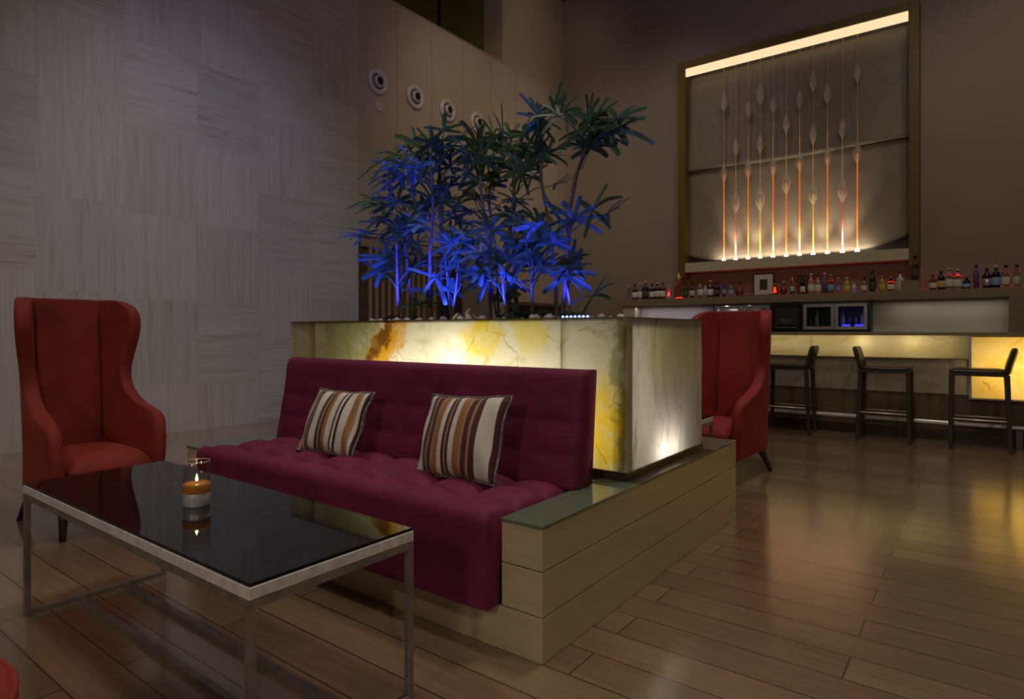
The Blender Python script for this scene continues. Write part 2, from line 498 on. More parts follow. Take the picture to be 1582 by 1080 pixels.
RED = (0.22, 0.020, 0.014)
M = {
    'floor': floor_material(), 'stone': stone_material(), 'tan': panel_wall_material(), 'plinth': plinth_material(),
    'back': pmat('brown_wall', (0.26, 0.205, 0.165), 0.6, scale=1.2, var=0.06),
    'ceil': pmat('dark_ceiling', (0.10, 0.085, 0.07), 0.8),
    'front': pmat('beige_wall', (0.22, 0.18, 0.15), 0.7),
    'pier': pmat('pale_pier', (0.40, 0.31, 0.22), 0.6, scale=1.5, var=0.05),
    'darkglass': pmat('dark_window_glass', (0.10, 0.08, 0.03), 0.15),
    'red': pmat('red_velvet', RED, 0.75, sheen=0.35, sheen_tint=(0.9, 0.18, 0.10), var=0.22, scale=5, bumps=0.08),
    'crimson': pmat('crimson_velvet', (0.25, 0.018, 0.020), 0.75, sheen=0.3, sheen_tint=(0.8, 0.06, 0.12), var=0.2, scale=5, bumps=0.08),
    'seamred': pmat('dark_red_seam', (0.10, 0.008, 0.006), 0.8),
    'plum': pmat('plum_velvet', (0.135, 0.008, 0.050), 0.72, sheen=0.2, sheen_tint=(0.75, 0.08, 0.28), var=0.2, scale=6, bumps=0.06),
    'darkwood': pmat('dark_wood_legs', (0.030, 0.012, 0.007), 0.4, stretch=(4, 4, 0.6)),
    'stoolskin': pmat('dark_leather', (0.030, 0.022, 0.014), 0.42, scale=20),
    'steel': pmat('brushed_steel', (0.42, 0.38, 0.34), 0.32, 1.0, stretch=(1, 1, 0.1)),
    'chrome': pmat('chrome_bar', (0.80, 0.77, 0.76), 0.36, 0.35),
    'frame': pmat('table_frame', (0.34, 0.31, 0.31), 0.42, 0.75, var=0.25, scale=14),
    'edge': pmat('worn_pale_edge', (0.62, 0.60, 0.62), 0.5, var=0.2, scale=30),
    'cord': pmat('twisted_cord', (0.16, 0.14, 0.13), 0.8, var=0.95, scale=90),
    'blackglass': pmat('black_table_glass', (0.006, 0.006, 0.008), 0.035, spec=0.5),
    'armglass': pmat('green_tinted_glass', (0.125, 0.155, 0.118), 0.07, spec=0.8, var=0.05),
    'trimdark': pmat('dark_steel_trim', (0.085, 0.075, 0.055), 0.3, 0.6),
    'soil': pmat('planter_soil', (0.02, 0.015, 0.010), 0.9, scale=30, bumps=0.5),
    'pebble': pmat('pale_pebble', (0.55, 0.50, 0.47), 0.55, scale=30),
    'leaf': leaf_mat('palm_leaf', (0.045, 0.10, 0.035), (0.05, 0.10, 0.06)),
    'paleleaf': pmat('cream_leaf', (0.55, 0.50, 0.16), 0.5, var=0.3, scale=12),
    'cane': pmat('palm_cane', (0.11, 0.085, 0.06), 0.7, var=0.4, scale=18, stretch=(1, 1, 3)),
    'olive': pmat('olive_brown_frame', (0.135, 0.088, 0.012), 0.5, var=0.08),
    'taupe': pmat('taupe_shelf', (0.235, 0.185, 0.115), 0.5, var=0.06, scale=2),
    'white': pmat('pale_panel', (0.62, 0.58, 0.52), 0.5, var=0.05, scale=2),
    'toewood': pmat('brown_wood_toe', (0.115, 0.075, 0.038), 0.45, var=0.2, stretch=(0.5, 1, 8)),
    'black': pmat('black_plastic', (0.012, 0.012, 0.014), 0.35),
    'charcoal': pmat('charcoal_metal', (0.035, 0.04, 0.045), 0.4, 0.2),
    'alu': pmat('aluminium', (0.45, 0.43, 0.42), 0.4, 0.8),
    'slat': pmat('tan_wood_slat', (0.30, 0.20, 0.095), 0.5, stretch=(6, 6, 0.6), var=0.2),
    'slatback': pmat('brown_screen_back', (0.075, 0.04, 0.02), 0.7),
    'doordark': pmat('dark_doorway_panel', (0.016, 0.005, 0.006), 0.5),
    'mauve': pmat('mauve_door_leaf', (0.20, 0.15, 0.145), 0.55, var=0.05),
    'portrim': pmat('pale_port_trim', (0.50, 0.46, 0.45), 0.4, var=0.08),
    'portdark': pmat('port_throat', (0.07, 0.06, 0.075), 0.5),
    'candlewax': pmat('amber_wax', (0.34, 0.14, 0.018), 0.4, emit=(1.0, 0.34, 0.04), estr=0.02),  # a faint glow is put into the wax itself
    'tin': pmat('satin_tin', (0.52, 0.53, 0.57), 0.4, 0.35),
    'glassrim': pmat('glass_rim', (0.62, 0.58, 0.55), 0.15),
    'flame': glow('flame', (1.0, 0.66, 0.34), 14.0),
    'wick': pmat('wick', (0.02, 0.015, 0.01), 0.9),
    'clear': thin_glass('clear_glass', (0.97, 0.96, 0.95), 0.3),
    'bluelamp': glow('blue_led', (0.16, 0.22, 1.0), 6.0),
    'coolblue': glow('cooler_blue_light', (0.03, 0.05, 1.0), 1.6),
    'redled': glow('red_led', (1.0, 0.035, 0.025), 1.0),
    'warmled': glow('warm_led', (1.0, 0.74, 0.42), 7.0),
    'cove': glow('cove_light', (1.0, 0.74, 0.42), 1.05),
    'coolwhite': glow('cooler_white_light', (1.0, 0.93, 0.82), 1.5),
    'paper': pmat('mat_paper', (0.62, 0.57, 0.50), 0.8),
    'picdark': pmat('dark_print', (0.055, 0.045, 0.035), 0.7, scale=40, var=0.7),
    'picframe': pmat('dark_picture_frame', (0.06, 0.035, 0.02), 0.4),
    'sheet': pmat('grey_metal_mesh', (0.20, 0.170, 0.130), 0.55, var=0.1, scale=5),
    'artback': pmat('art_backboard', (0.045, 0.042, 0.045), 0.6),
    'ledge': pmat('cream_ledge', (0.55, 0.47, 0.34), 0.5, var=0.05),
    'greyfit': pmat('grey_fitting', (0.16, 0.16, 0.17), 0.5),
    'counter': pmat('counter_top', (0.22, 0.17, 0.10), 0.3),
}


# ------------------------------------------------------------------ mesh helpers
def box(bm, x0, x1, y0, y1, z0, z1, skip=()):
    v = [bm.verts.new(c) for c in ((x0, y0, z0), (x1, y0, z0), (x1, y1, z0), (x0, y1, z0),
                                   (x0, y0, z1), (x1, y0, z1), (x1, y1, z1), (x0, y1, z1))]
    f = {'bottom': (3, 2, 1, 0), 'top': (4, 5, 6, 7), 'front': (0, 1, 5, 4), 'back': (2, 3, 7, 6), 'right': (1, 2, 6, 5), 'left': (3, 0, 4, 7)}
    for k, idx in f.items():
        if k not in skip:
            bm.faces.new([v[i] for i in idx])


def tube(bm, pts, rad, seg=8, caps=True):
    pts = [Vector(p) for p in pts]
    rads = rad if isinstance(rad, (list, tuple)) else [rad] * len(pts)
    rings = []
    prev = None
    for i, p in enumerate(pts):
        d = (pts[min(i + 1, len(pts) - 1)] - pts[max(i - 1, 0)]).normalized()
        a = Vector((1, 0, 0)) if prev is None and abs(d.x) < 0.9 else (Vector((0, 1, 0)) if prev is None else prev)
        a = (a - d * a.dot(d)).normalized()
        prev = a
        b_ = d.cross(a)
        rings.append([bm.verts.new(p + (a * math.cos(2 * PI * k / seg) + b_ * math.sin(2 * PI * k / seg)) * rads[i]) for k in range(seg)])
    for r0, r1 in zip(rings, rings[1:]):
        for k in range(seg):
            bm.faces.new((r0[k], r0[(k + 1) % seg], r1[(k + 1) % seg], r1[k]))
    if caps:
        bm.faces.new(list(reversed(rings[0])))
        bm.faces.new(rings[-1])


def lathe(bm, prof, seg=20, centre=(0, 0, 0), close=True):
    cx, cy, cz = centre
    rings = []
    for r_, z_ in prof:
        if r_ < 1e-5:
            rings.append([bm.verts.new((cx, cy, cz + z_))])
        else:
            rings.append([bm.verts.new((cx + r_ * math.cos(2 * PI * k / seg), cy + r_ * math.sin(2 * PI * k / seg), cz + z_)) for k in range(seg)])
    for a, b_ in zip(rings, rings[1:]):
        for k in range(seg):
            k2 = (k + 1) % seg
            if len(a) == 1 and len(b_) == 1:
                continue
            if len(a) == 1:
                bm.faces.new((a[0], b_[k2], b_[k]))
            elif len(b_) == 1:
                bm.faces.new((a[k], a[k2], b_[0]))
            else:
                bm.faces.new((a[k], a[k2], b_[k2], b_[k]))
    if close:
        if len(rings[0]) > 1:
            bm.faces.new(list(reversed(rings[0])))
        if len(rings[-1]) > 1:
            bm.faces.new(rings[-1])


def obj(name, bm, m, parent=None, smooth=False, bevel=0.0, bseg=2, subsurf=0, solid=0.0, fix=True):
    if fix:
        bmesh.ops.recalc_face_normals(bm, faces=bm.faces)
    me = bpy.data.meshes.new(name)
    bm.to_mesh(me)
    bm.free()
    me.materials.append(M[m] if isinstance(m, str) else m)
    o = bpy.data.objects.new(name, me)
    C.objects.link(o)
    if parent is not None:
        o.parent = parent
    if solid:
        s = o.modifiers.new('solidify', 'SOLIDIFY')
        s.thickness = solid
        s.offset = 0
    if bevel:
        b = o.modifiers.new('bevel', 'BEVEL')
        b.width = bevel
        b.segments = bseg
        b.limit_method = 'ANGLE'
        b.angle_limit = R(40)
    if subsurf:
        s = o.modifiers.new('subsurf', 'SUBSURF')
        s.levels = subsurf
        s.render_levels = subsurf
    if smooth:
        for p in me.polygons:
            p.use_smooth = True
    return o


def bx(name, m, parent, x0, x1, y0, y1, z0, z1, bevel=0.0, bseg=2, smooth=False, skip=()):
    bm = bmesh.new()
    box(bm, x0, x1, y0, y1, z0, z1, skip)
    return obj(name, bm, m, parent, smooth=smooth, bevel=bevel, bseg=bseg, fix=not skip)


def tag(o, label=None, cat=None, group=None, kind=None):
    if label:
        o['label'] = label
    if cat:
        o['category'] = cat
    if group:
        o['group'] = group
    if kind:
        o['kind'] = kind
    return o


def thing(name, label, cat, loc=(0, 0, 0), rz=0.0, group=None):
    o = bpy.data.objects.new(name, None)
    C.objects.link(o)
    o.location = loc
    o.rotation_euler = (0, 0, rz)
    o.empty_display_size = 0.1
    return tag(o, label, cat, group)


def dup(root, loc, rz, label, scale=None):
    def cp(o, parent):
        c = o.copy()
        C.objects.link(c)
        if parent is not None:
            c.parent = parent
        for ch in o.children:
            cp(ch, c)
        return c
    r = cp(root, None)
    r.location = loc
    r.rotation_euler = (0, 0, rz)
    r['label'] = label
    return r


# ------------------------------------------------------------------ the room
WX, BY = -6.95, 11.05
tag(bx('floor', 'floor', None, -7.7, 6.2, -6.2, 11.3, -0.1, 0.0), 'pale oak plank floor', kind='structure')
tag(bx('ceiling', 'ceil', None, -8.4, 6.2, -6.2, 11.3, 8.0, 8.15), 'dark ceiling', kind='structure')
tag(bx('wall_left', 'stone', None, WX - 0.2, WX, -6.2, 5.647, 0, 5.97), 'pale travertine block wall', kind='structure')
tag(bx('wall_left', 'tan', None, WX - 0.2, WX, 5.647, BY, 0, 5.97), 'plain tan panelled end of the left wall', kind='structure')
tag(bx('wall_left', 'pier', None, -8.4, -7.0, 9.0, BY, 5.98, 8.0), 'pale pier above the left wall', kind='structure')
tag(bx('wall_back', 'back', None, -8.4, 6.2, BY, BY + 0.25, 0, 8.0), 'brown back wall behind the bar', kind='structure')
tag(bx('wall_right', 'front', None, 6.0, 6.2, -6.2, BY, 0, 8.0), 'plain beige wall', kind='structure')
tag(bx('wall_front', 'front', None, -8.4, 6.0, -6.2, -6.0, 0, 8.0), 'plain beige wall', kind='structure')
w1 = tag(bx('window_1', 'darkglass', None, -7.5, -7.44, -6.0, 9.0, 5.99, 8.0), 'dark upper window above the stone wall', kind='structure')
for yy in (0.5, 2.5, 4.5, 6.5, 7.75):
    bx('mullion', 'black', w1, -7.44, -7.41, yy, yy + 0.05, 5.99, 8.0)
tag(bx('trim_1', 'pier', None, -7.43, -6.94, -6.0, 8.98, 5.97, 5.985), 'ledge on top of the stone wall', kind='structure')
# slatted screen, dark doorway and door leaf at the far end of the left wall
d1 = tag(bx('door_1', 'slatback', None, WX, WX + 0.03, 5.66, 7.24, 0.0, 2.44), 'slatted wood screen on the left wall', kind='structure')
bx('frame', 'slat', d1, WX + 0.03, WX + 0.07, 5.66, 7.24, 2.28, 2.41)
for k in range(12):
    y0 = 5.80 + k * 0.118
    bx('slat', 'slat', d1, WX + 0.03, WX + 0.065, y0, y0 + 0.045, 0.0, 2.28)
tag(bx('door_2', 'doordark', None, WX, WX + 0.02, 7.25, 7.80, 0.0, 2.36), 'dark doorway beside the slatted screen', kind='structure')  # dark panel on the wall, painted for the shade of an open doorway
d3 = tag(bx('door_3', 'mauve', None, WX, WX + 0.035, 7.81, 8.62, 0.0, 2.37), 'plain mauve door leaf', kind='structure')
bx('door_handle', 'steel', d3, WX + 0.035, WX + 0.08, 8.48, 8.52, 1.0, 1.15, 0.005)
tag(bx('trim_2', 'toewood', None, WX, WX + 0.03, 9.05, 9.19, 1.0, 2.18), 'red brown strip on the tan wall', kind='structure')

# round air nozzles in a row on the tan wall
for k, (yy, lab) in enumerate(((5.998, 'round pale air nozzle on the tan wall, nearest and leftmost of four'),
                               (6.743, 'round pale air nozzle on the tan wall, second from the left'),
                               (7.47, 'round pale air nozzle on the tan wall, third from the left'),
                               (8.221, 'round pale air nozzle half hidden by palm leaves, farthest of four'))):
    t = thing('air_nozzle', lab, 'air vent', (WX, yy, 4.69), 0, 'air nozzles on the wall')
    bm = bmesh.new()
    lathe(bm, [(0.10, 0.0), (0.185, 0.0), (0.19, 0.015), (0.18, 0.03), (0.15, 0.045), (0.115, 0.03), (0.10, 0.0)], 32, close=False)
    bm.transform(Matrix.Rotation(PI / 2, 4, 'Y'))
    obj('trim_ring', bm, 'portrim', t, True)
    bm = bmesh.new()
    lathe(bm, [(0.0, 0.004), (0.118, 0.004), (0.12, 0.02), (0.105, 0.02), (0.06, 0.012), (0.0, 0.012)], 32)
    bm.transform(Matrix.Rotation(PI / 2, 4, 'Y'))
    obj('throat', bm, 'portdark', t, True)
    bm = bmesh.new()
    lathe(bm, [(0.0, 0.0), (0.095, 0.0), (0.085, 0.045), (0.070, 0.065), (0.060, 0.060), (0.055, 0.02), (0.0, 0.02)], 24)
    bm.transform(Matrix.Rotation(PI / 2, 4, 'Y'))
    bm.transform(Matrix.Translation((0.012, 0.0, 0.0)))
    jt = obj('jet', bm, 'portrim', t, True)
    bm = bmesh.new()
    lathe(bm, [(0.0, 0.021), (0.054, 0.021), (0.058, 0.052), (0.052, 0.054), (0.0, 0.05)], 24)
    bm.transform(Matrix.Rotation(PI / 2, 4, 'Y'))
    bm.transform(Matrix.Translation((0.012, 0.0, 0.0)))
    obj('hole_disc', bm, 'black', jt, True)  # black disc painted in for the shaded hole of the jet
tag(bx('wall_plate', 'portrim', None, WX, WX + 0.015, 5.95, 6.09, 4.28, 4.40, 0.004),
    'small square wall plate under the nearest air nozzle', 'switch plate')

# wall speaker behind the palms
t = thing('wall_speaker', 'black wall speaker on the tan wall behind the palms', 'speaker', (WX, 9.15, 3.05))
bx('bracket', 'black', t, 0, 0.12, -0.04, 0.04, -0.05, 0.05)
bm = bmesh.new()
box(bm, 0.10, 0.30, -0.14, 0.14, -0.18, 0.18)
obj('cabinet', bm, 'black', t, bevel=0.05, bseg=3)
bm = bmesh.new()
lathe(bm, [(0.0, 0.0), (0.09, 0.0), (0.10, 0.012), (0.08, 0.006), (0.0, 0.004)], 20)
bm.transform(Matrix.Translation((0.30, 0, -0.04)) @ Matrix.Rotation(PI / 2, 4, 'Y'))
obj('cone', bm, 'charcoal', t, True)

# low dark sideboard beyond the planter
t = thing('sideboard', 'dark brown sideboard by the tan wall behind the palms', 'sideboard', (-6.55, 9.75, 0))
bx('body', 'darkwood', t, -0.38, 0.0, -0.65, 0.65, 0.08, 1.55, 0.01)
bx('top', 'toewood', t, -0.38, 0.03, -0.68, 0.68, 1.55, 1.62, 0.008)
for s in (-1, 1):
    d = bx('door', 'darkwood', t, 0.0, 0.018, -0.32 + s * 0.33 - 0.0, 0.32 + s * 0.33, 0.12, 1.5, 0.004) if False else bx('door', 'darkwood', t, 0.0, 0.018, min(0.01 * s, 0.63 * s), max(0.01 * s, 0.63 * s), 0.12, 1.5, 0.004)
    bx('knob', 'steel', d, 0.018, 0.04, s * 0.07 - 0.012, s * 0.07 + 0.012, 0.85, 0.875, 0.004)

# ------------------------------------------------------------------ planter plinth with glass-topped arms
PX0, PX1, PY0, PY1 = -3.56, -1.15, 1.692, 3.72
t = thing('planter_plinth', 'stone plinth of three courses with green glass topped arms under planter', 'plinth', (0, 0, 0))
ZJ = (0.0, 0.154, 0.305, 0.447)
bx('course', 'plinth', t, PX0, PX1, PY0, PY1, ZJ[0], ZJ[1] - 0.003, 0.003)
bx('joint', 'trimdark', t, PX0 + 0.004, PX1 - 0.004, PY0 + 0.004, PY1 - 0.004, ZJ[1] - 0.004, ZJ[1] + 0.001)
for k in (1, 2):
    for nm, x0, x1 in (('arm', PX1 - 0.17, PX1), ('arm', PX0, PX0 + 0.24)):
        bx(nm, 'plinth', t, x0, x1, PY0, 2.40, ZJ[k], ZJ[k + 1] - 0.003, 0.003)
        if k == 1:
            bx('joint', 'trimdark', t, x0 + 0.004, x1 - 0.004, PY0 + 0.004, 2.40, ZJ[2] - 0.004, ZJ[2] + 0.001)
    bx('course', 'plinth', t, PX0, PX1, 2.40, PY1, ZJ[k], ZJ[k + 1] - 0.003, 0.003)
bx('joint', 'trimdark', t, PX0 + 0.004, PX1 - 0.004, 2.40, PY1 - 0.004, ZJ[2] - 0.004, ZJ[2] + 0.001)
bx('glass_top', 'armglass', t, PX1 - 0.172, PX1 + 0.002, PY0 - 0.003, 2.405, 0.4445, 0.4565, 0.002)
bx('glass_top', 'armglass', t, PX0 - 0.002, PX0 + 0.243, PY0 - 0.003, 2.405, 0.4445, 0.4565, 0.002)
bx('glass_top', 'armglass', t, PX0, PX1, 3.34, PY1, 0.4445, 0.4565, 0.002)
bx('top_plate', 'trimdark', t, PX0, PX1 + 0.001, 2.406, 3.339, 0.4445, 0.4565, 0.001)

# ------------------------------------------------------------------ onyx planter
OX0, OX1, OY0, OY1, OZ0, OZ1 = -3.67, -1.21, 2.421, 3.317, 0.457, 1.16
cream = [(0.28, (0.40, 0.38, 0.16)), (0.40, (0.68, 0.64, 0.36)), (0.50, (0.90, 0.86, 0.64)), (0.60, (0.86, 0.84, 0.62)), (0.70, (0.62, 0.62, 0.34)), (0.82, (0.80, 0.77, 0.52))]
front_blobs = [
    (-3.42, 2.42, 0.95, 0.22, 3, 0.6, 0.0, (0.62, 0.48, 0.26), 0.8),
    (-3.08, 2.42, 0.98, 0.30, 3, 0.6, 0.0, (0.36, 0.36, 0.13), 0.85),
    (-2.74, 2.42, 1.02, 0.13, 3, 0.22, 0.9, (0.80, 0.40, 0.02), 1.0),
    (-2.80, 2.42, 1.02, 0.055, 3, 0.18, 0.9, (0.20, 0.075, 0.01), 0.95),
    (-2.00, 2.42, 1.08, 0.14, 3, 0.10, 0.2, (0.95, 0.72, 0.02), 0.9),
    (-1.72, 2.42, 1.10, 0.09, 3, 0.12, -0.4, (0.93, 0.76, 0.10), 0.7),
    (-1.33, 2.42, 0.66, 0.11, 3, 0.24, 0.1, (1.0, 0.68, 0.0), 0.95),
    (-1.24, 2.42, 0.85, 0.03, 3, 0.6, 0.0, (0.40, 0.40, 0.08), 0.7),  # olive band painting the dim slab edge at the corner
]
M['onyx_front'] = onyx_material('backlit_onyx', cream, front_blobs, vein=0.45, vscale=3.4, seed=3.1)
grey = [(0.26, (0.34, 0.28, 0.17)), (0.40, (0.62, 0.58, 0.48)), (0.52, (0.80, 0.76, 0.70)), (0.68, (0.74, 0.73, 0.62)), (0.82, (0.46, 0.41, 0.28))]
M['onyx_side'] = onyx_material('grey_onyx', grey, [(-1.21, 2.9, 1.05, 3, 0.3, 0.22, 0, (0.62, 0.64, 0.32), 0.6)],
                               vein=0.75, vscale=3.6, stretch=(1, 1.9, 0.30), seed=7.7, gain=0.85, vein_col=(0.22, 0.15, 0.06))
pl = thing('onyx_planter', 'long planter of backlit yellow veined onyx slabs holding palms', 'planter', (0, 0, 0))
TH = 0.02
seams = [OX0, -3.40, -1.545, OX1 - 0.001]
for a, b_ in zip(seams, seams[1:]):
    bx('front_slab', 'onyx_front', pl, a + 0.0008, b_ - 0.0008, OY0, OY0 + TH, OZ0 + 0.03, OZ1 - 0.004, skip=('back',))
bx('side_slab', 'onyx_side', pl, OX1 - TH, OX1, OY0 + 0.001, OY1 - 0.001, OZ0 + 0.03, OZ1 - 0.004, skip=('left',))
bx('side_slab', 'onyx_side', pl, OX0, OX0 + TH, OY0 + TH, OY1 - 0.001, OZ0 + 0.03, OZ1 - 0.004, skip=('right',))
bx('back_slab', 'onyx_front', pl, OX0, OX1 - TH, OY1 - TH, OY1, OZ0 + 0.03, OZ1 - 0.004, skip=('front',))
bm = bmesh.new()
box(bm, OX0 - 0.004, OX1 + 0.006, OY0 - 0.006, OY0 + 0.004, OZ0, OZ0 + 0.034)
box(bm, OX1 - 0.004, OX1 + 0.006, OY0 + 0.004, OY1, OZ0, OZ0 + 0.034)
box(bm, OX0 - 0.004, OX0 + 0.006, OY0 + 0.004, OY1, OZ0, OZ0 + 0.034)
box(bm, OX0 - 0.004, OX1 + 0.006, OY1 - 0.004, OY1 + 0.006, OZ0, OZ0 + 0.034)
obj('base_trim', bm, 'trimdark', pl)
bm = bmesh.new()
box(bm, OX0, OX1, OY0, OY0 + 0.03, OZ1 - 0.004, OZ1)
box(bm, OX0, OX1, OY1 - 0.03, OY1, OZ1 - 0.004, OZ1)
box(bm, OX0, OX0 + 0.03, OY0 + 0.03, OY1 - 0.03, OZ1 - 0.004, OZ1)
box(bm, OX1 - 0.03, OX1, OY0 + 0.03, OY1 - 0.03, OZ1 - 0.004, OZ1)
obj('rim', bm, 'olive', pl)
bx('corner_blocker', 'trimdark', pl, OX1 - 0.065, OX1 - 0.022, OY0 + 0.022, OY0 + 0.065, OZ0 + 0.03, 1.10)  # unseen, added inside to block lamp light near the slab corner
bx('soil', 'soil', pl, OX0 + 0.022, OX1 - 0.022, OY0 + 0.022, OY1 - 0.022, 1.105, 1.14)
# lamps inside the planter, behind the slabs
WARM = (1.0, 0.91, 0.74)
lamp('planter_tube', 'AREA', (-2.25, OY0 + 0.26, 0.66), 7.6, WARM, 1.3, (-2.25, OY0 - 0.2, 0.95), size_y=0.08)
lamp('planter_bulb', 'POINT', (-2.2, OY0 + 0.11, 0.94), 1.0, (1.0, 0.88, 0.70), 0.03)
lamp('planter_bulb', 'POINT', (-1.46, OY0 + 0.20, 0.66), 0.8, WARM, 0.04)
lamp('planter_bulb', 'POINT', (OX1 - 0.08, 2.80, 0.53), 0.8, (1.0, 0.88, 0.78), 0.02)
lamp('planter_bulb', 'POINT', (OX1 - 0.09, 2.95, 0.53), 0.6, (1.0, 0.88, 0.78), 0.02)
lamp('planter_bulb', 'POINT', (-3.45, OY0 + 0.30, 0.80), 0.3, WARM, 0.05)

# ------------------------------------------------------------------ sofa
sofa = thing('banquette_sofa', 'plum velvet tufted sofa built into the stone plinth', 'sofa', (0, 0, 0))
SX0, SX1 = -3.312, -1.328


def tuft(x, y, nx, ny, x0, x1, y0, y1, depth):
    u = (x - x0) / (x1 - x0) * nx
    v = (y - y0) / (y1 - y0) * ny
    a = abs(math.sin(PI * u))
    b_ = abs(math.sin(PI * v))
    return depth * (min(1, a * 1.0) ** 0.36 * min(1, b_) ** 0.36 - 1)


def sofa_seat():
    bm = bmesh.new()
    # profile that wraps from the back of the seat over the front edge and down the apron
    yb, yf, ztop, zlow = 2.16, 1.612, 0.494, 0.156
    prof = []
    n1 = 44
    for i in range(n1 + 1):
        s = i / n1
        prof.append(('t', yb + (yf + 0.05 - yb) * s, ztop))
    for i in range(1, 8):
        a = i / 8 * PI / 2
        prof.append(('c', yf + 0.05 - 0.05 * math.sin(a), ztop - 0.05 + 0.05 * math.cos(a)))
    for i in range(0, 11):
        prof.append(('f', yf, ztop - 0.05 - (ztop - 0.05 - zlow) * i / 10))
    nx = 150
    rows = []
    for kind, y, z in prof:
        r_ = []
        for j in range(nx + 1):
            x = SX0 + (SX1 - SX0) * j / nx
            e = min(x - SX0, SX1 - x)
            zz, yy = z, y
            side = 0.0
            if e < 0.04:
                side = 0.04 - math.sqrt(max(0, 0.04 ** 2 - (0.04 - e) ** 2))
            if kind == 't':
                zz += tuft(x, y, 8, 3, SX0, SX1, yb + 0.05, yf - 0.005, 0.055) - side * 0.8
                zz += -0.02 * max(0, (y - 2.05)) / 0.1
            elif kind == 'c':
                zz -= side * 0.7 * (z - 0.40) / 0.09
                yy += side * 0.4
            else:
                yy += side * 0.4 + 0.006 * math.sin(PI * (z - zlow) / 0.3)
            r_.append(bm.verts.new((x, yy, zz)))
        rows.append(r_)
    # close underneath and behind
    under = [bm.verts.new((SX0 + (SX1 - SX0) * j / nx, 1.688, zlow)) for j in range(nx + 1)]
    rows.append(under)
    rows.append([bm.verts.new((SX0 + (SX1 - SX0) * j / nx, 1.692, 0.31)) for j in range(nx + 1)])
    rows.append([bm.verts.new((SX0 + (SX1 - SX0) * j / nx, yb, 0.31)) for j in range(nx + 1)])
    for a, b_ in zip(rows, rows[1:] + rows[:1]):
        for j in range(nx):
            bm.faces.new((a[j], a[j + 1], b_[j + 1], b_[j]))
    bm.faces.new([r_[0] for r_ in rows])
    bm.faces.new([r_[-1] for r_ in reversed(rows)])
    return bm


obj('seat', sofa_seat(), 'plum', sofa, True)


def sofa_back():
    bm = bmesh.new()
    x0, x1 = -3.405, -1.295
    yf0, yf1 = 2.125, 2.215      # front face, bottom and top
    th0, th1 = 0.15, 0.10
    z0, z1 = 0.459, 0.938
    nx, nz = 120, 40

    def front(x, s):
        z = z0 + (z1 - z0) * s
        y = yf0 + (yf1 - yf0) * s
        e = min(x - x0, x1 - x)
        rr = 0.035
        off = 0.0
        if e < rr:
            off += rr - math.sqrt(max(0, rr * rr - (rr - e) ** 2))
        et = z1 - z
        if et < rr:
            off += rr - math.sqrt(max(0, rr * rr - (rr - et) ** 2))
        d = 0.0
        if s < 0.82:
            u = (x - x0) / (x1 - x0) * 8
            v = s / 0.82 * 3
            a = abs(math.sin(PI * u)) ** 0.6
            b_ = abs(math.sin(PI * v)) ** 0.6
            d = 0.010 * (1 - a * b_) * min(1, (0.82 - s) / 0.1)
        return Vector((x, y + off + d, z))
    F = [[bm.verts.new(front(x0 + (x1 - x0) * j / nx, i / nz)) for j in range(nx + 1)] for i in range(nz + 1)]
    B = [[bm.verts.new((x0 + (x1 - x0) * j / nx, (yf0 + th0) + (yf1 + th1 - yf0 - th0) * i / 4, z0 + (z1 - 0.004 - z0) * i / 4)) for j in (0, nx)] for i in range(5)]
    for i in range(nz):
        for j in range(nx):
            bm.faces.new((F[i][j], F[i][j + 1], F[i + 1][j + 1], F[i + 1][j]))
    for i in range(4):
        bm.faces.new((B[i][0], B[i + 1][0], B[i + 1][1], B[i][1]))
    bm.faces.new([F[-1][j] for j in range(nx + 1)] + [B[-1][1], B[-1][0]])
    bm.faces.new([F[0][j] for j in range(nx, -1, -1)] + [B[0][0], B[0][1]])
    bm.faces.new([F[i][0] for i in range(nz + 1)] + [B[i][0] for i in range(4, -1, -1)])
    bm.faces.new([F[i][nx] for i in range(nz, -1, -1)] + [B[i][1] for i in range(5)])
    return bm


obj('backrest', sofa_back(), 'plum', sofa, True)
sofa.children[1].modifiers.new('edge', 'EDGE_SPLIT').split_angle = R(50)

# striped cushions
CRM, BUR, TAN, OCH, BLK = (0.70, 0.68, 0.64), (0.085, 0.012, 0.022), (0.36, 0.25, 0.14), (0.36, 0.15, 0.035), (0.05, 0.012, 0.016)
stripes_r = [(0.0, BUR), (0.03, CRM), (0.13, BUR), (0.18, TAN), (0.205, BUR), (0.26, TAN), (0.285, OCH), (0.345, CRM), (0.40, BUR), (0.435, TAN), (0.455, BUR), (0.49, CRM),
             (0.55, OCH), (0.62, TAN), (0.645, BUR), (0.70, TAN), (0.73, BUR), (0.79, CRM), (0.94, BUR)]
stripes_l = [(0.0, BLK), (0.02, CRM), (0.07, OCH), (0.11, CRM), (0.14, BLK), (0.18, TAN), (0.20, BLK), (0.24, CRM), (0.36, BLK), (0.41, TAN), (0.44, BLK), (0.48, OCH), (0.54, CRM),
             (0.63, BLK), (0.66, CRM), (0.69, BLK), (0.73, CRM), (0.83, OCH), (0.89, TAN), (0.92, CRM), (0.95, BLK)]


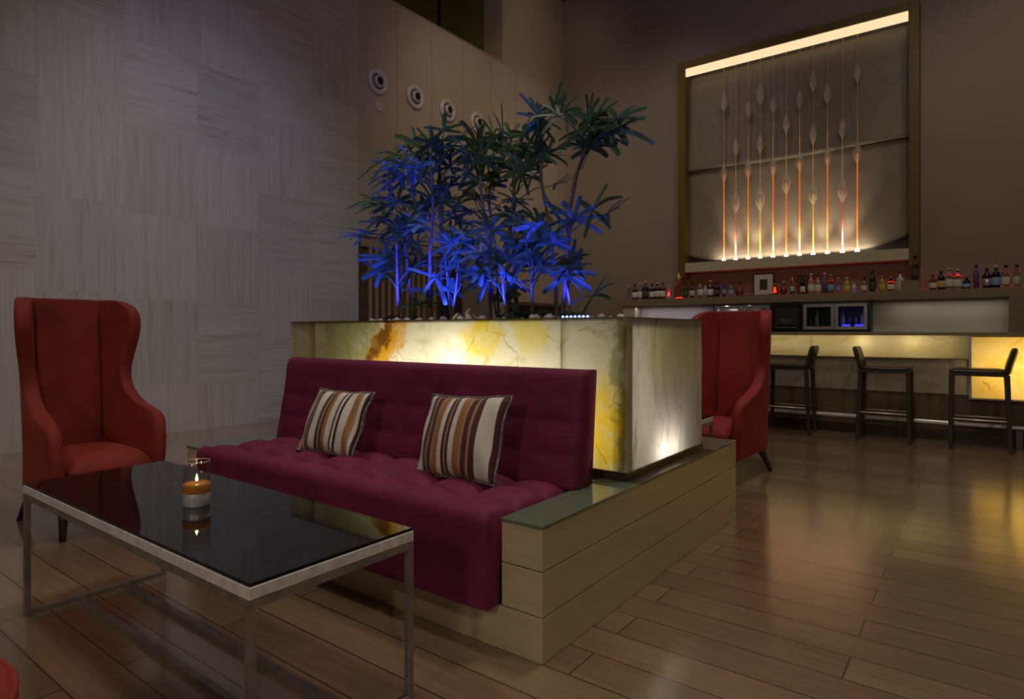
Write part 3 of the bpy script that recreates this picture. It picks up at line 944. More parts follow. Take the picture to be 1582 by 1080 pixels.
def cushion(name_label, loc, w, h, tilt, roll, rz, stripes, puff):
    m = stripe_material('striped_fabric', w, stripes)
    t = thing('striped_cushion', name_label, 'cushion', loc, rz)
    n = 28
    bm = bmesh.new()

    def pt(u, v, side):
        e = (1 - u * u) * (1 - v * v)
        th = puff * (max(0, e) ** 0.45)
        pinch = 1 - 0.06 * (1 - u * u) * abs(v) ** 3 
        pinch2 = 1 - 0.06 * (1 - v * v) * abs(u) ** 3
        wr = 0.006 * math.sin(9 * u + 5 * v) * (1 - e)
        return Vector((u * w / 2 * pinch2, side * th + wr, v * h / 2 * pinch))
    for side in (-1, 1):
        g = [[bm.verts.new(pt(-1 + 2 * j / n, -1 + 2 * i / n, side)) for j in range(n + 1)] for i in range(n + 1)]
        for i in range(n):
            for j in range(n):
                f = (g[i][j], g[i][j + 1], g[i + 1][j + 1], g[i + 1][j])
                bm.faces.new(f if side < 0 else tuple(reversed(f)))
    bmesh.ops.remove_doubles(bm, verts=bm.verts, dist=0.0005)
    rot = Matrix.Rotation(R(-tilt), 4, 'X') @ Matrix.Rotation(R(roll), 4, 'Y')
    c = obj('cover', bm, m, t, True)
    c.matrix_local = Matrix.Translation((0, 0, h / 2)) @ rot
    bm = bmesh.new()
    pts = []
    for k in range(4 * 14):
        s, q = divmod(k, 14)
        q = -1 + 2 * q / 14
        u, v = [(q, -1), (1, q), (-q, 1), (-1, -q)][s]
        pts.append(pt(u * 1.01, v * 1.01, 0) if abs(u) <= 1 else pt(u, v, 0))
    tube(bm, pts + [pts[0]], 0.006, 6, caps=False)
    p_ = obj('piping', bm, 'cord', c, True)
    tag(p_, 'pale and dark twisted cord along the edge')
    return t


cushion('striped cushion in cream ochre and black leaning at the sofa left end', (-2.63, 1.99, 0.468), 0.42, 0.335, 24, 0, R(2), stripes_l, 0.062)
cushion('larger striped cushion in cream burgundy and ochre right of the sofa middle', (-1.765, 1.985, 0.468), 0.46, 0.36, 19, -3, R(-3), stripes_r, 0.07)


# ------------------------------------------------------------------ coffee tables
def coffee_table(label, x0, x1, y0, y1, group):
    cx, cy = (x0 + x1) / 2, (y0 + y1) / 2
    hx, hy = (x1 - x0) / 2, (y1 - y0) / 2
    t = thing('coffee_table', label, 'coffee table', (cx, cy, 0), 0, group)
    bx('glass_top', 'blackglass', t, -hx + 0.003, hx - 0.003, -hy + 0.003, hy - 0.003, 0.504, 0.513, 0.0015)
    bx('top_slab', 'edge', t, -hx, hx, -hy, hy, 0.474, 0.504, 0.002)
    s = 0.020
    bm = bmesh.new()
    box(bm, -hx, hx, -hy, -hy + s, 0.452, 0.473)
    box(bm, -hx, hx, hy - s, hy, 0.452, 0.473)
    box(bm, -hx, -hx + s, -hy + s, hy - s, 0.452, 0.473)
    box(bm, hx - s, hx, -hy + s, hy - s, 0.452, 0.473)
    obj('apron_frame', bm, 'frame', t)
    for sx in (-1, 1):
        for sy in (-1, 1):
            xa, ya = sx * (hx - s / 2), sy * (hy - s / 2)
            bx('leg', 'frame', t, xa - s / 2, xa + s / 2, ya - s / 2, ya + s / 2, 0.0, 0.452, 0.0015)
        xa = sx * (hx - s / 2)
        bx('end_runner', 'frame', t, xa - s / 2, xa + s / 2, -hy + s, hy - s, 0.0, 0.02, 0.0015)
    for yy in (-0.078, 0.092):
        bx('floor_runner', 'frame', t, -hx + s, hx - s, yy - 0.011, yy + 0.011, 0.0, 0.02, 0.0015)
    return t


coffee_table('long black glass coffee table with pale edge in front of the plum sofa', -2.952, -1.350, 0.782, 1.305, 'coffee tables')
coffee_table('coffee table of grey edge and thin legs behind the planter', -3.08, -1.48, 3.755, 4.278, 'coffee tables')

# candle in a glass votive
cd = thing('candle_holder', 'lit candle in a clear glass cylinder on the black coffee table', 'candle', (-2.112, 1.036, 0.513))
bm = bmesh.new()
lathe(bm, [(0.0, 0.0), (0.040, 0.0), (0.041, 0.002), (0.041, 0.042), (0.040, 0.044), (0.0, 0.044)], 36)
obj('metal_base', bm, 'tin', cd, True, bevel=0.001)
bm = bmesh.new()
lathe(bm, [(0.0, 0.0445), (0.0415, 0.0445), (0.0432, 0.047), (0.0432, 0.070), (0.0425, 0.0745), (0.036, 0.0745), (0.0, 0.072)], 36)
wx = obj('wax', bm, 'candlewax', cd, True)
bm = bmesh.new()
tube(bm, [(0, 0, 0.072), (0.001, 0, 0.082)], 0.0012, 6)
obj('wick', bm, 'wick', wx)
bm = bmesh.new()
lathe(bm, [(0.0375, 0.0745), (0.041, 0.0745), (0.0412, 0.146), (0.0402, 0.147), (0.0392, 0.146), (0.0385, 0.078)], 40, close=False)
gl_ = obj('glass', bm, 'clear', cd, True)
bm = bmesh.new()
tube(bm, [(0.0402 * math.cos(2 * PI * k / 40), 0.0402 * math.sin(2 * PI * k / 40), 0.1475) for k in range(41)], 0.0011, 6, caps=False)
obj('rim', bm, 'glassrim', gl_, True)
bm = bmesh.new()
lathe(bm, [(0.0, 0.079), (0.003, 0.081), (0.0045, 0.086), (0.0033, 0.093), (0.0013, 0.100), (0.0, 0.103)], 14)
obj('flame', bm, 'flame', cd, True)
lamp('candle_light', 'POINT', (-2.112, 1.036, 0.603), 0.14, (1.0, 0.55, 0.22), 0.004)


# ------------------------------------------------------------------ wing chairs
def interp(tab, z):
    for (z0, v0), (z1, v1) in zip(tab, tab[1:]):
        if z <= z1:
            f = max(0, min(1, (z - z0) / (z1 - z0)))
            return v0 + (v1 - v0) * f
    return tab[-1][1]


WING = [(0.17, 0.60), (0.40, 0.635), (0.52, 0.635), (0.575, 0.62), (0.61, 0.585), (0.635, 0.52), (0.655, 0.43), (0.68, 0.345), (0.72, 0.27), (0.77, 0.215), (0.84, 0.195), (0.92, 0.21),
        (1.02, 0.255), (1.10, 0.285), (1.17, 0.292), (1.225, 0.27), (1.26, 0.225), (1.282, 0.165), (1.295, 0.09)]
SPLAY = [(0.17, 3), (0.55, 5), (0.75, 11), (1.0, 18), (1.295, 19)]


def wing_chair(label, loc, rz, fabric):
    t = thing('wing_chair', label, 'armchair', loc, rz, 'red wing chairs')
    bm = bmesh.new()
    zs = [0.17, 0.25, 0.34, 0.42, 0.50, 0.55, 0.585, 0.61, 0.632, 0.653, 0.675, 0.71, 0.76, 0.82, 0.90, 0.98, 1.06, 1.13, 1.19, 1.23, 1.258, 1.28, 1.295]
    xb, rc = 0.165, 0.05
    rows = []
    for z in zs:
        L = interp(WING, z)
        a = R(interp(SPLAY, z))
        half = [(xb * k / 4, 0.0) for k in range(5)]
        for k in (1, 2):
            q = k / 3 * (PI / 2 - a)
            half.append((xb + rc * math.sin(q), -rc * (1 - math.cos(q))))
        ex, ey = half[-1]
        for k in range(1, 9):
            half.append((ex + L * k / 8 * math.sin(a), ey - L * k / 8 * math.cos(a)))
        y0 = 0.33 + 0.085 * max(0, z - 0.40)
        row = [(-x, y) for x, y in reversed(half[1:])] + half
        rows.append([bm.verts.new((x, y0 + y, z)) for x, y in row])
    for r0, r1 in zip(rows, rows[1:]):
        for k in range(len(r0) - 1):
            bm.faces.new((r0[k], r0[k + 1], r1[k + 1], r1[k]))
    sh = obj('wing_back', bm, fabric, t, True, solid=0.075, subsurf=2)
    tag(sh, 'tall curved back with wings that run down into the arms')
    # inner back cushion panel with seam cords
    for s in (-1, 1):
        bm = bmesh.new()
        pts = [(s * 0.165, 0.33 + 0.085 * max(0, z - 0.4) - 0.040, z) for z in (0.45, 0.6, 0.8, 1.0, 1.15, 1.27)]
        tube(bm, pts, 0.005, 6)
        obj('seam_cord', bm, 'seamred', t, True)
    bm = bmesh.new()
    box(bm, -0.212, 0.212, -0.315, 0.285, 0.185, 0.315)
    obj('seat_base', bm, fabric, t, True, bevel=0.02, bseg=3)
    bm = bmesh.new()
    n = 14
    g = {}
    for i in range(n + 1):
        for j in range(n + 1):
            u, v = -1 + 2 * i / n, -1 + 2 * j / n
            e = (max(0, (1 - u ** 4) * (1 - v ** 4))) ** 0.35
            g[i, j] = bm.verts.new((u * 0.198, -0.03 + v * 0.295 - 0.02 * (1 - u * u) * (1 if v < 0 else 0) * abs(v) ** 4, 0.365 + 0.07 * e))
    low = {}
    for i in range(n + 1):
        for j in range(n + 1):
            if i in (0, n) or j in (0, n):
                low[i, j] = bm.verts.new((g[i, j].co.x, g[i, j].co.y, 0.317))
    for i in range(n):
        for j in range(n):
            bm.faces.new((g[i, j], g[i + 1, j], g[i + 1, j + 1], g[i, j + 1]))
    ring = [(i, 0) for i in range(n)] + [(n, j) for j in range(n)] + [(i, n) for i in range(n, 0, -1)] + [(0, j) for j in range(n, 0, -1)]
    for a, b_ in zip(ring, ring[1:] + ring[:1]):
        bm.faces.new((g[a], low[a], low[b_], g[b_]))
    bm.faces.new([low[k] for k in ring])
    obj('seat_cushion', bm, fabric, t, True)
    for sx in (-1, 1):
        bm = bmesh.new()
        tube(bm, [(sx * 0.21, -0.25, 0.19), (sx * 0.218, -0.262, 0.0)], [0.027, 0.016], 10)
        obj('leg', bm, 'darkwood', t, True)
        bm = bmesh.new()
        tube(bm, [(sx * 0.20, 0.26, 0.19), (sx * 0.235, 0.375, 0.0)], [0.027, 0.015], 10)
        obj('leg', bm, 'darkwood', t, True)
    return t


wing_chair('orange red wing chair with tall back at the far left by the stone wall', (-4.09, 1.40, 0), R(90), 'red')
wing_chair('crimson wing chair with tall back between the planter and the bar', (-1.605, 4.79, 0), R(-7), 'crimson').scale = (1.03, 1.0, 0.975)
t = thing('round_ottoman', 'round red upholstered ottoman cut off by the lower left corner', 'ottoman', (-1.58, 0.10, 0))
bm = bmesh.new()
lathe(bm, [(0.0, 0.30), (0.296, 0.30), (0.302, 0.315), (0.302, 0.395), (0.296, 0.412), (0.27, 0.424), (0.15, 0.432), (0.0, 0.434)], 48)
cu = obj('cushion', bm, 'red', t, True)
bm = bmesh.new()
tube(bm, [(0.297 * math.cos(2 * PI * k / 48), 0.297 * math.sin(2 * PI * k / 48), 0.412) for k in range(49)], 0.006, 6, caps=False)
obj('piping', bm, 'red', cu, True)
bm = bmesh.new()
lathe(bm, [(0.0, 0.10), (0.27, 0.10), (0.285, 0.12), (0.285, 0.299), (0.0, 0.299)], 48)
obj('base', bm, 'red', t, True, bevel=0.004)
for k in range(4):
    a = PI / 4 + k * PI / 2
    bm = bmesh.new()
    tube(bm, [(0.19 * math.cos(a), 0.19 * math.sin(a), 0.1), (0.205 * math.cos(a), 0.205 * math.sin(a), 0.0)], [0.024, 0.016], 10)
    obj('leg', bm, 'darkwood', t, True)



# ------------------------------------------------------------------ bar stools
def bar_stool(label, loc, rz):
    t = thing('bar_stool', label, 'bar stool', loc, rz, 'stools along the bar')
    # faces -Y
    bm = bmesh.new()
    n = 10
    bx('seat_frame', 'stoolskin', t, -0.165, 0.165, -0.225, 0.185, 0.685, 0.722, 0.004)
    top = [[None] * (n + 1) for _ in range(n + 1)]
    for i in range(n + 1):
        for j in range(n + 1):
            u, v = -1 + 2 * i / n, -1 + 2 * j / n
            e = (max(0, (1 - u ** 6) * (1 - v ** 6))) ** 0.4
            top[i][j] = bm.verts.new((u * 0.172, -0.02 + v * 0.212, 0.735 + 0.022 * e - 0.006 * (1 - v * v)))
    ring = [(i, 0) for i in range(n)] + [(n, j) for j in range(n)] + [(i, n) for i in range(n, 0, -1)] + [(0, j) for j in range(n, 0, -1)]
    low = {k: bm.verts.new((top[k[0]][k[1]].co.x, top[k[0]][k[1]].co.y, 0.723)) for k in ring}
    for i in range(n):
        for j in range(n):
            bm.faces.new((top[i][j], top[i + 1][j], top[i + 1][j + 1], top[i][j + 1]))
    for a, b_ in zip(ring, ring[1:] + ring[:1]):
        bm.faces.new((top[a[0]][a[1]], low[a], low[b_], top[b_[0]][b_[1]]))
    bm.faces.new([low[k] for k in ring])
    obj('seat', bm, 'stoolskin', t, True)
    bm = bmesh.new()
    prof = [(0.188, 0.70), (0.196, 0.76), (0.212, 0.82), (0.230, 0.88), (0.246, 0.945)]
    for s in (-1, 1):
        pass
    rows = []
    for y, z in prof:
        rows.append([bm.verts.new((-0.165 + 0.33 * k / 8, y + 0.02 * (1 - (k / 4 - 1) ** 2), z)) for k in range(9)])
    for a, b_ in zip(rows, rows[1:]):
        for k in range(8):
            bm.faces.new((a[k], a[k + 1], b_[k + 1], b_[k]))
    obj('backrest', bm, 'stoolskin', t, True, solid=0.042, subsurf=1)
    for sx in (-1, 1):
        for (ya, yb) in ((-0.212, -0.222), (0.195, 0.222)):
            bm = bmesh.new()
            s0, s1 = 0.020, 0.015
            xa = sx * 0.150
            v = []
            for (yy, zz, ss) in ((ya, 0.70, s0), (yb, 0.0, s1)):
                v.append([bm.verts.new((xa + dx * ss, yy + dy * ss, zz)) for dx, dy in ((-1, -1), (1, -1), (1, 1), (-1, 1))])
            for k in range(4):
                bm.faces.new((v[0][k], v[0][(k + 1) % 4], v[1][(k + 1) % 4], v[1][k]))
            bm.faces.new(v[0])
            bm.faces.new(list(reversed(v[1])))
            obj('leg', bm, 'stoolskin', t, bevel=0.003)
        bm = bmesh.new()
        tube(bm, [(sx * 0.150, -0.207, 0.285), (sx * 0.150, 0.20, 0.285)], 0.007, 8)
        obj('footrest', bm, 'chrome', t, True)
    return t


bar_stool('dark leather bar stool facing left, leftmost, partly behind the crimson chair', (-1.655, 7.215, 0), R(-90))
bar_stool('dark leather bar stool facing right, the middle one of three', (-0.772, 7.255, 0), R(90))
bar_stool('dark leather bar stool facing left, rightmost beside the glowing end panel', (-0.005, 7.225, 0), R(-90))

# ------------------------------------------------------------------ bar counter
BF = 7.62
bar_on = [(0.28, (0.60, 0.48, 0.20)), (0.42, (0.82, 0.70, 0.36)), (0.55, (0.90, 0.80, 0.50)), (0.68, (0.90, 0.84, 0.60)), (0.80, (0.82, 0.66, 0.26))]
M['onyx_bar'] = onyx_material('bar_onyx', bar_on, [], vein=0.25, vscale=1.2, stretch=(0.35, 1, 2.2), seed=1.7)
M['onyx_low'] = onyx_material('bar_onyx_lower', [(0.3, (0.56, 0.49, 0.40)), (0.5, (0.68, 0.62, 0.54)), (0.7, (0.74, 0.69, 0.61))], [], vein=0.4, vscale=1.0, seed=5.2, transl=0.35)
M['onyx_end'] = onyx_material('bar_onyx_end', [(0.28, (0.85, 0.50, 0.08)), (0.45, (0.95, 0.68, 0.18)), (0.6, (1.0, 0.80, 0.36)), (0.75, (0.95, 0.62, 0.12))],
                              [], vein=0.9, vscale=1.6, seed=2.4, vein_col=(0.32, 0.16, 0.02))
bar = thing('bar_counter', 'long bar counter with backlit onyx front and chrome foot rail', 'bar counter', (0, 0, 0))
bx('counter_top', 'counter', bar, -4.6, 4.0, BF - 0.14, BF + 0.62, 1.055, 1.085, 0.004)
UF = BF - 0.10
for a, b_ in ((-4.5, -2.9), (-2.9, -1.505), (-1.505, -0.095)):
    bx('upper_panel', 'onyx_bar', bar, a + 0.001, b_ - 0.001, UF, UF + 0.02, 0.825, 1.052, skip=('back',))
bx('panel_ledge', 'counter', bar, -4.5, -0.095, UF, BF + 0.01, 0.815, 0.824)
for a, b_ in ((-4.5, -2.9), (-2.9, -1.505), (-1.505, -0.085)):
    bx('lower_panel', 'onyx_low', bar, a + 0.001, b_ - 0.001, BF, BF + 0.02, 0.465, 0.813, skip=('back',))
bx('toe_panel', 'toewood', bar, -4.5, 4.0, BF + 0.02, BF + 0.05, 0.0, 0.464)
bx('base_board', 'darkwood', bar, -4.5, 4.0, BF - 0.03, BF + 0.019, 0.0, 0.10)
for a, b_ in ((-0.070, 1.30), (1.30, 2.66), (2.66, 4.0)):
    bx('end_panel', 'onyx_end', bar, a + 0.001, b_ - 0.001, UF - 0.02, UF, 0.452, 1.038, skip=('back',))
bx('end_post', 'alu', bar, -0.092, -0.071, UF - 0.02, BF + 0.02, 0.452, 1.054)
bx('silver_ledge', 'alu', bar, -0.092, 4.0, UF - 0.03, BF + 0.02, 0.435, 0.451, 0.003)
bx('inner_wall', 'white', bar, -4.5, 4.0, BF + 0.50, BF + 0.53, 0.0, 1.05)
bm = bmesh.new()
tube(bm, [(-4.4, BF - 0.12, 0.190), (4.0, BF - 0.12, 0.190)], 0.021, 14)
obj('foot_rail', bm, 'chrome', bar, True)
for xx in (-3.6, -2.35, 0.29, 1.9):
    bx('rail_post', 'greyfit', bar, xx - 0.025, xx + 0.025, BF - 0.145, BF - 0.095, 0.0, 0.168, 0.003)
GOLD = (1.0, 0.83, 0.50)
lamp('bar_strip', 'AREA', (-2.0, UF + 0.20, 1.00), 2.0, GOLD, 3.6, (-2.0, UF - 0.2, 0.93), size_y=0.03)
lamp('bar_bulb', 'POINT', (-1.0, UF + 0.10, 0.99), 0.3, GOLD, 0.03)
lamp('bar_bulb', 'POINT', (-0.55, UF + 0.10, 0.99), 0.26, GOLD, 0.03)
lamp('bar_end_strip', 'AREA', (1.4, UF + 0.26, 0.75), 12, (1.0, 0.76, 0.34), 2.8, (1.4, UF - 0.2, 0.75), size_y=0.4)

# ------------------------------------------------------------------ back bar, coolers
SB = 10.5
bb = thing('back_bar_cabinet', 'taupe back bar with bottle shelf and pale panel under the artwork', 'back bar', (0, 0, 0))
bx('shelf', 'taupe', bb, -5.47, 0.55, SB, BY - 0.005, 1.55, 1.675, 0.004)
bx('side_upright', 'taupe', bb, -5.47, -5.335, SB, BY - 0.005, 0.0, 1.549, 0.004)
bx('side_upright', 'taupe', bb, 0.30, 0.55, SB, BY - 0.005, 0.0, 1.549, 0.004)
bx('inner_return', 'ledge', bb, -5.334, -5.10, SB + 0.03, SB + 0.34, 0.0, 1.548)
bx('pale_panel', 'white', bb, -5.09, 0.299, SB + 0.30, SB + 0.33, 0.0, 1.548)
bx('counter_shelf', 'counter', bb, -5.09, 0.299, SB - 0.02, SB + 0.299, 0.90, 0.94)
tag(lamp('back_bar_light', 'AREA', (-4.6, SB + 0.10, 1.52), 1.2, (0.86, 0.80, 1.0), 1.4, (-4.6, SB + 0.16, 0.5), size_y=0.06))
lamp('back_bar_light', 'AREA', (-0.4, SB + 0.10, 1.52), 0.75, (0.95, 0.88, 0.72), 1.3, (-0.4, SB + 0.16, 0.5), size_y=0.06)


def cooler(label, x0, x1, z0, z1, doors, contents):
    t = thing('drinks_cooler', label, 'cooler', ((x0 + x1) / 2, SB, z0), 0, 'coolers under the shelf')
    w = (x1 - x0) / 2
    h = z1 - z0
    bm = bmesh.new()
    box(bm, -w, w, 0.0, 0.28, 0, 0.03)
    box(bm, -w, w, 0.0, 0.28, h - 0.03, h)
    box(bm, -w, -w + 0.03, 0.0, 0.28, 0.03, h - 0.03)
    box(bm, w - 0.03, w, 0.0, 0.28, 0.03, h - 0.03)
    box(bm, -w + 0.03, w - 0.03, 0.25, 0.28, 0.03, h - 0.03)
    obj('cabinet', bm, 'charcoal', t)
    dw = (2 * w - 0.06) / doors
    for k in range(doors):
        a = -w + 0.03 + k * dw
        bm = bmesh.new()
        e = 0.045
        box(bm, a + 0.004, a + dw - 0.004, -0.03, -0.002, 0.035, 0.035 + e)
        box(bm, a + 0.004, a + dw - 0.004, -0.03, -0.002, h - 0.035 - e, h - 0.035)
        box(bm, a + 0.004, a + 0.004 + e, -0.03, -0.002, 0.035 + e, h - 0.035 - e)
        box(bm, a + dw - 0.004 - e, a + dw - 0.004, -0.03, -0.002, 0.035 + e, h - 0.035 - e)
        d = obj('door', bm, 'alu', t)
        bx('pane', 'clear', d, a + 0.049, a + dw - 0.049, -0.02, -0.012, 0.08, h - 0.08)
    bx('wire_shelf', 'steel', t, -w + 0.035, w - 0.035, 0.03, 0.24, 0.075, 0.082)
    return t


cooler('glass fronted drinks cooler with bright glassware, left of the two', -3.62, -2.68, 1.10, 1.545, 2, 'white')
cooler('double glass door cooler with blue lights and dark bottles, right of the two', -2.24, -1.30, 1.085, 1.545, 2, 'blue')
t = thing('service_unit', 'black equipment unit with vent lines between the two coolers', 'bar machine', (-2.46, SB, 1.085))
bx('body', 'black', t, -0.205, 0.205, 0.0, 0.28, 0.0, 0.45, 0.006)
bx('front_panel', 'charcoal', t, -0.175, 0.165, -0.012, -0.001, 0.10, 0.38, 0.003)
for k in range(5):
    bx('vent_slot', 'alu', t, -0.10 + 0.012 * k, 0.10 - 0.012 * k, -0.016, -0.0125, 0.20 - 0.018 * k, 0.204 - 0.018 * k)
bx('drip_bar', 'alu', t, -0.17, 0.16, -0.03, -0.001, 0.062, 0.072)
bx('foot', 'black', t, -0.2, 0.2, 0.02, 0.26, -0.145, -0.001)


def lathe_obj(name, prof, m, parent, seg=16):
    bm = bmesh.new()
    lathe(bm, prof, seg)
    return obj(name, bm, m, parent, True)


# glassware and bottles inside the coolers
gm = pmat('lit_glassware', (0.85, 0.82, 0.78), 0.15, var=0.05)
for k in range(6):
    xx = -3.50 + k * 0.135
    z = 1.183
    g = tag(lathe_obj('drinking_glass', [(0.0, 0.0), (0.026, 0.0), (0.032, 0.10), (0.036, 0.235), (0.033, 0.235), (0.028, 0.02), (0.0, 0.015)], gm, None, 14),
            'pale drinking glass on the shelf inside the left cooler', 'glass', 'glasses in the left cooler')
    g.location = (xx, SB + 0.12, z)
lamp('cooler_lamp', 'POINT', (-3.42, SB + 0.07, 1.485), 2.6, (1.0, 0.92, 0.80), 0.02)
lamp('cooler_lamp', 'POINT', (-3.05, SB + 0.07, 1.485), 0.35, (1.0, 0.92, 0.80), 0.02)
dk = pmat('cooler_bottle_glass', (0.05, 0.055, 0.05), 0.15, var=0.3)
lb = pmat('cooler_bottle_pale', (0.32, 0.32, 0.31), 0.3, var=0.2)
for k, xx in enumerate((-2.13, -2.04, -1.95, -1.86, -1.68, -1.59, -1.50, -1.41)):
    b = tag(lathe_obj('chilled_bottle', [(0.0, 0.0), (0.031, 0.0), (0.032, 0.14 + 0.02 * (k % 3)), (0.012, 0.19 + 0.02 * (k % 3)), (0.011, 0.235 + 0.02 * (k % 3)), (0.0, 0.235 + 0.02 * (k % 3))],
                      lb if k % 3 == 1 else dk, None, 14),
            ('pale' if k % 3 == 1 else 'dark') + ' bottle inside the right cooler, %s from its left' % ('first', 'second', 'third', 'fourth', 'fifth', 'sixth', 'seventh', 'last')[k], 'bottle', 'bottles in the right cooler')
    b.location = (xx, SB + 0.13, 1.1675)
for k, (xa, xb_) in enumerate(((-1.68, -1.57), (-1.51, -1.39))):
    tag(bx('blue_light', 'coolblue', None, xa, xb_, SB + 0.035, SB + 0.06, 1.168, 1.195, 0.005),
        ('dimmer left' if k == 0 else 'brighter right') + ' blue light glowing in the right cooler floor', 'light', 'blue cooler lights')
lamp('cooler_blue_lamp', 'POINT', (-1.5, SB + 0.05, 1.26), 0.10, (0.2, 0.25, 1.0), 0.02)

# ------------------------------------------------------------------ bottles on the shelf
SHZ = 1.675
led = bx('red_led_strip', 'redled', None, -5.3, 0.5, BY - 0.09, BY - 0.065, SHZ + 0.001, SHZ + 0.012)
tag(led, 'glowing red light strip along the shelf behind the bottles', 'light strip')
lamp('red_strip_light', 'AREA', (-2.4, BY - 0.10, SHZ + 0.03), 1.7, (1.0, 0.03, 0.03), 5.6, (-2.4, BY - 0.4, SHZ + 0.30), size_y=0.02)

GL = {
    'clear': glass_mat('bottle_clear', (0.85, 0.80, 0.78)), 'brown': pmat('bottle_brown', (0.055, 0.022, 0.012), 0.1, var=0.2), 'dark': pmat('bottle_dark', (0.014, 0.012, 0.012), 0.1),
    'green': pmat('bottle_green', (0.012, 0.045, 0.022), 0.1), 'amber': glass_mat('bottle_amber', (0.75, 0.45, 0.25)), 'red': pmat('bottle_red', (0.20, 0.015, 0.012), 0.12),
    'blue': pmat('bottle_blue', (0.05, 0.08, 0.30), 0.12), 'violet': pmat('bottle_violet', (0.16, 0.10, 0.24), 0.15), 'yellow': pmat('bottle_yellow', (0.42, 0.30, 0.06), 0.2),
    'white': pmat('bottle_white', (0.60, 0.55, 0.52), 0.3), 'pink': pmat('bottle_pink', (0.42, 0.22, 0.17), 0.15), 'navy': pmat('bottle_navy', (0.012, 0.014, 0.045), 0.1),
    'grey': pmat('bottle_grey', (0.16, 0.14, 0.13), 0.15),
}
LB = {'w': pmat('label_white', (0.58, 0.54, 0.46), 0.6), 'y': pmat('label_yellow', (0.50, 0.38, 0.10), 0.6), 'b': pmat('label_blue', (0.22, 0.30, 0.55), 0.6),
      'g': pmat('label_green', (0.40, 0.46, 0.28), 0.6), 's': pmat('label_silver', (0.38, 0.37, 0.36), 0.35, 0.6), 'k': pmat('label_dark', (0.05, 0.045, 0.04), 0.6)}
CP = {'k': pmat('cap_black', (0.02, 0.018, 0.018), 0.4), 'w': pmat('cap_white', (0.55, 0.52, 0.50), 0.4), 'o': pmat('cap_gold', (0.55, 0.36, 0.14), 0.35, 0.7), 'r': pmat('cap_red', (0.30, 0.02, 0.02), 0.4)}
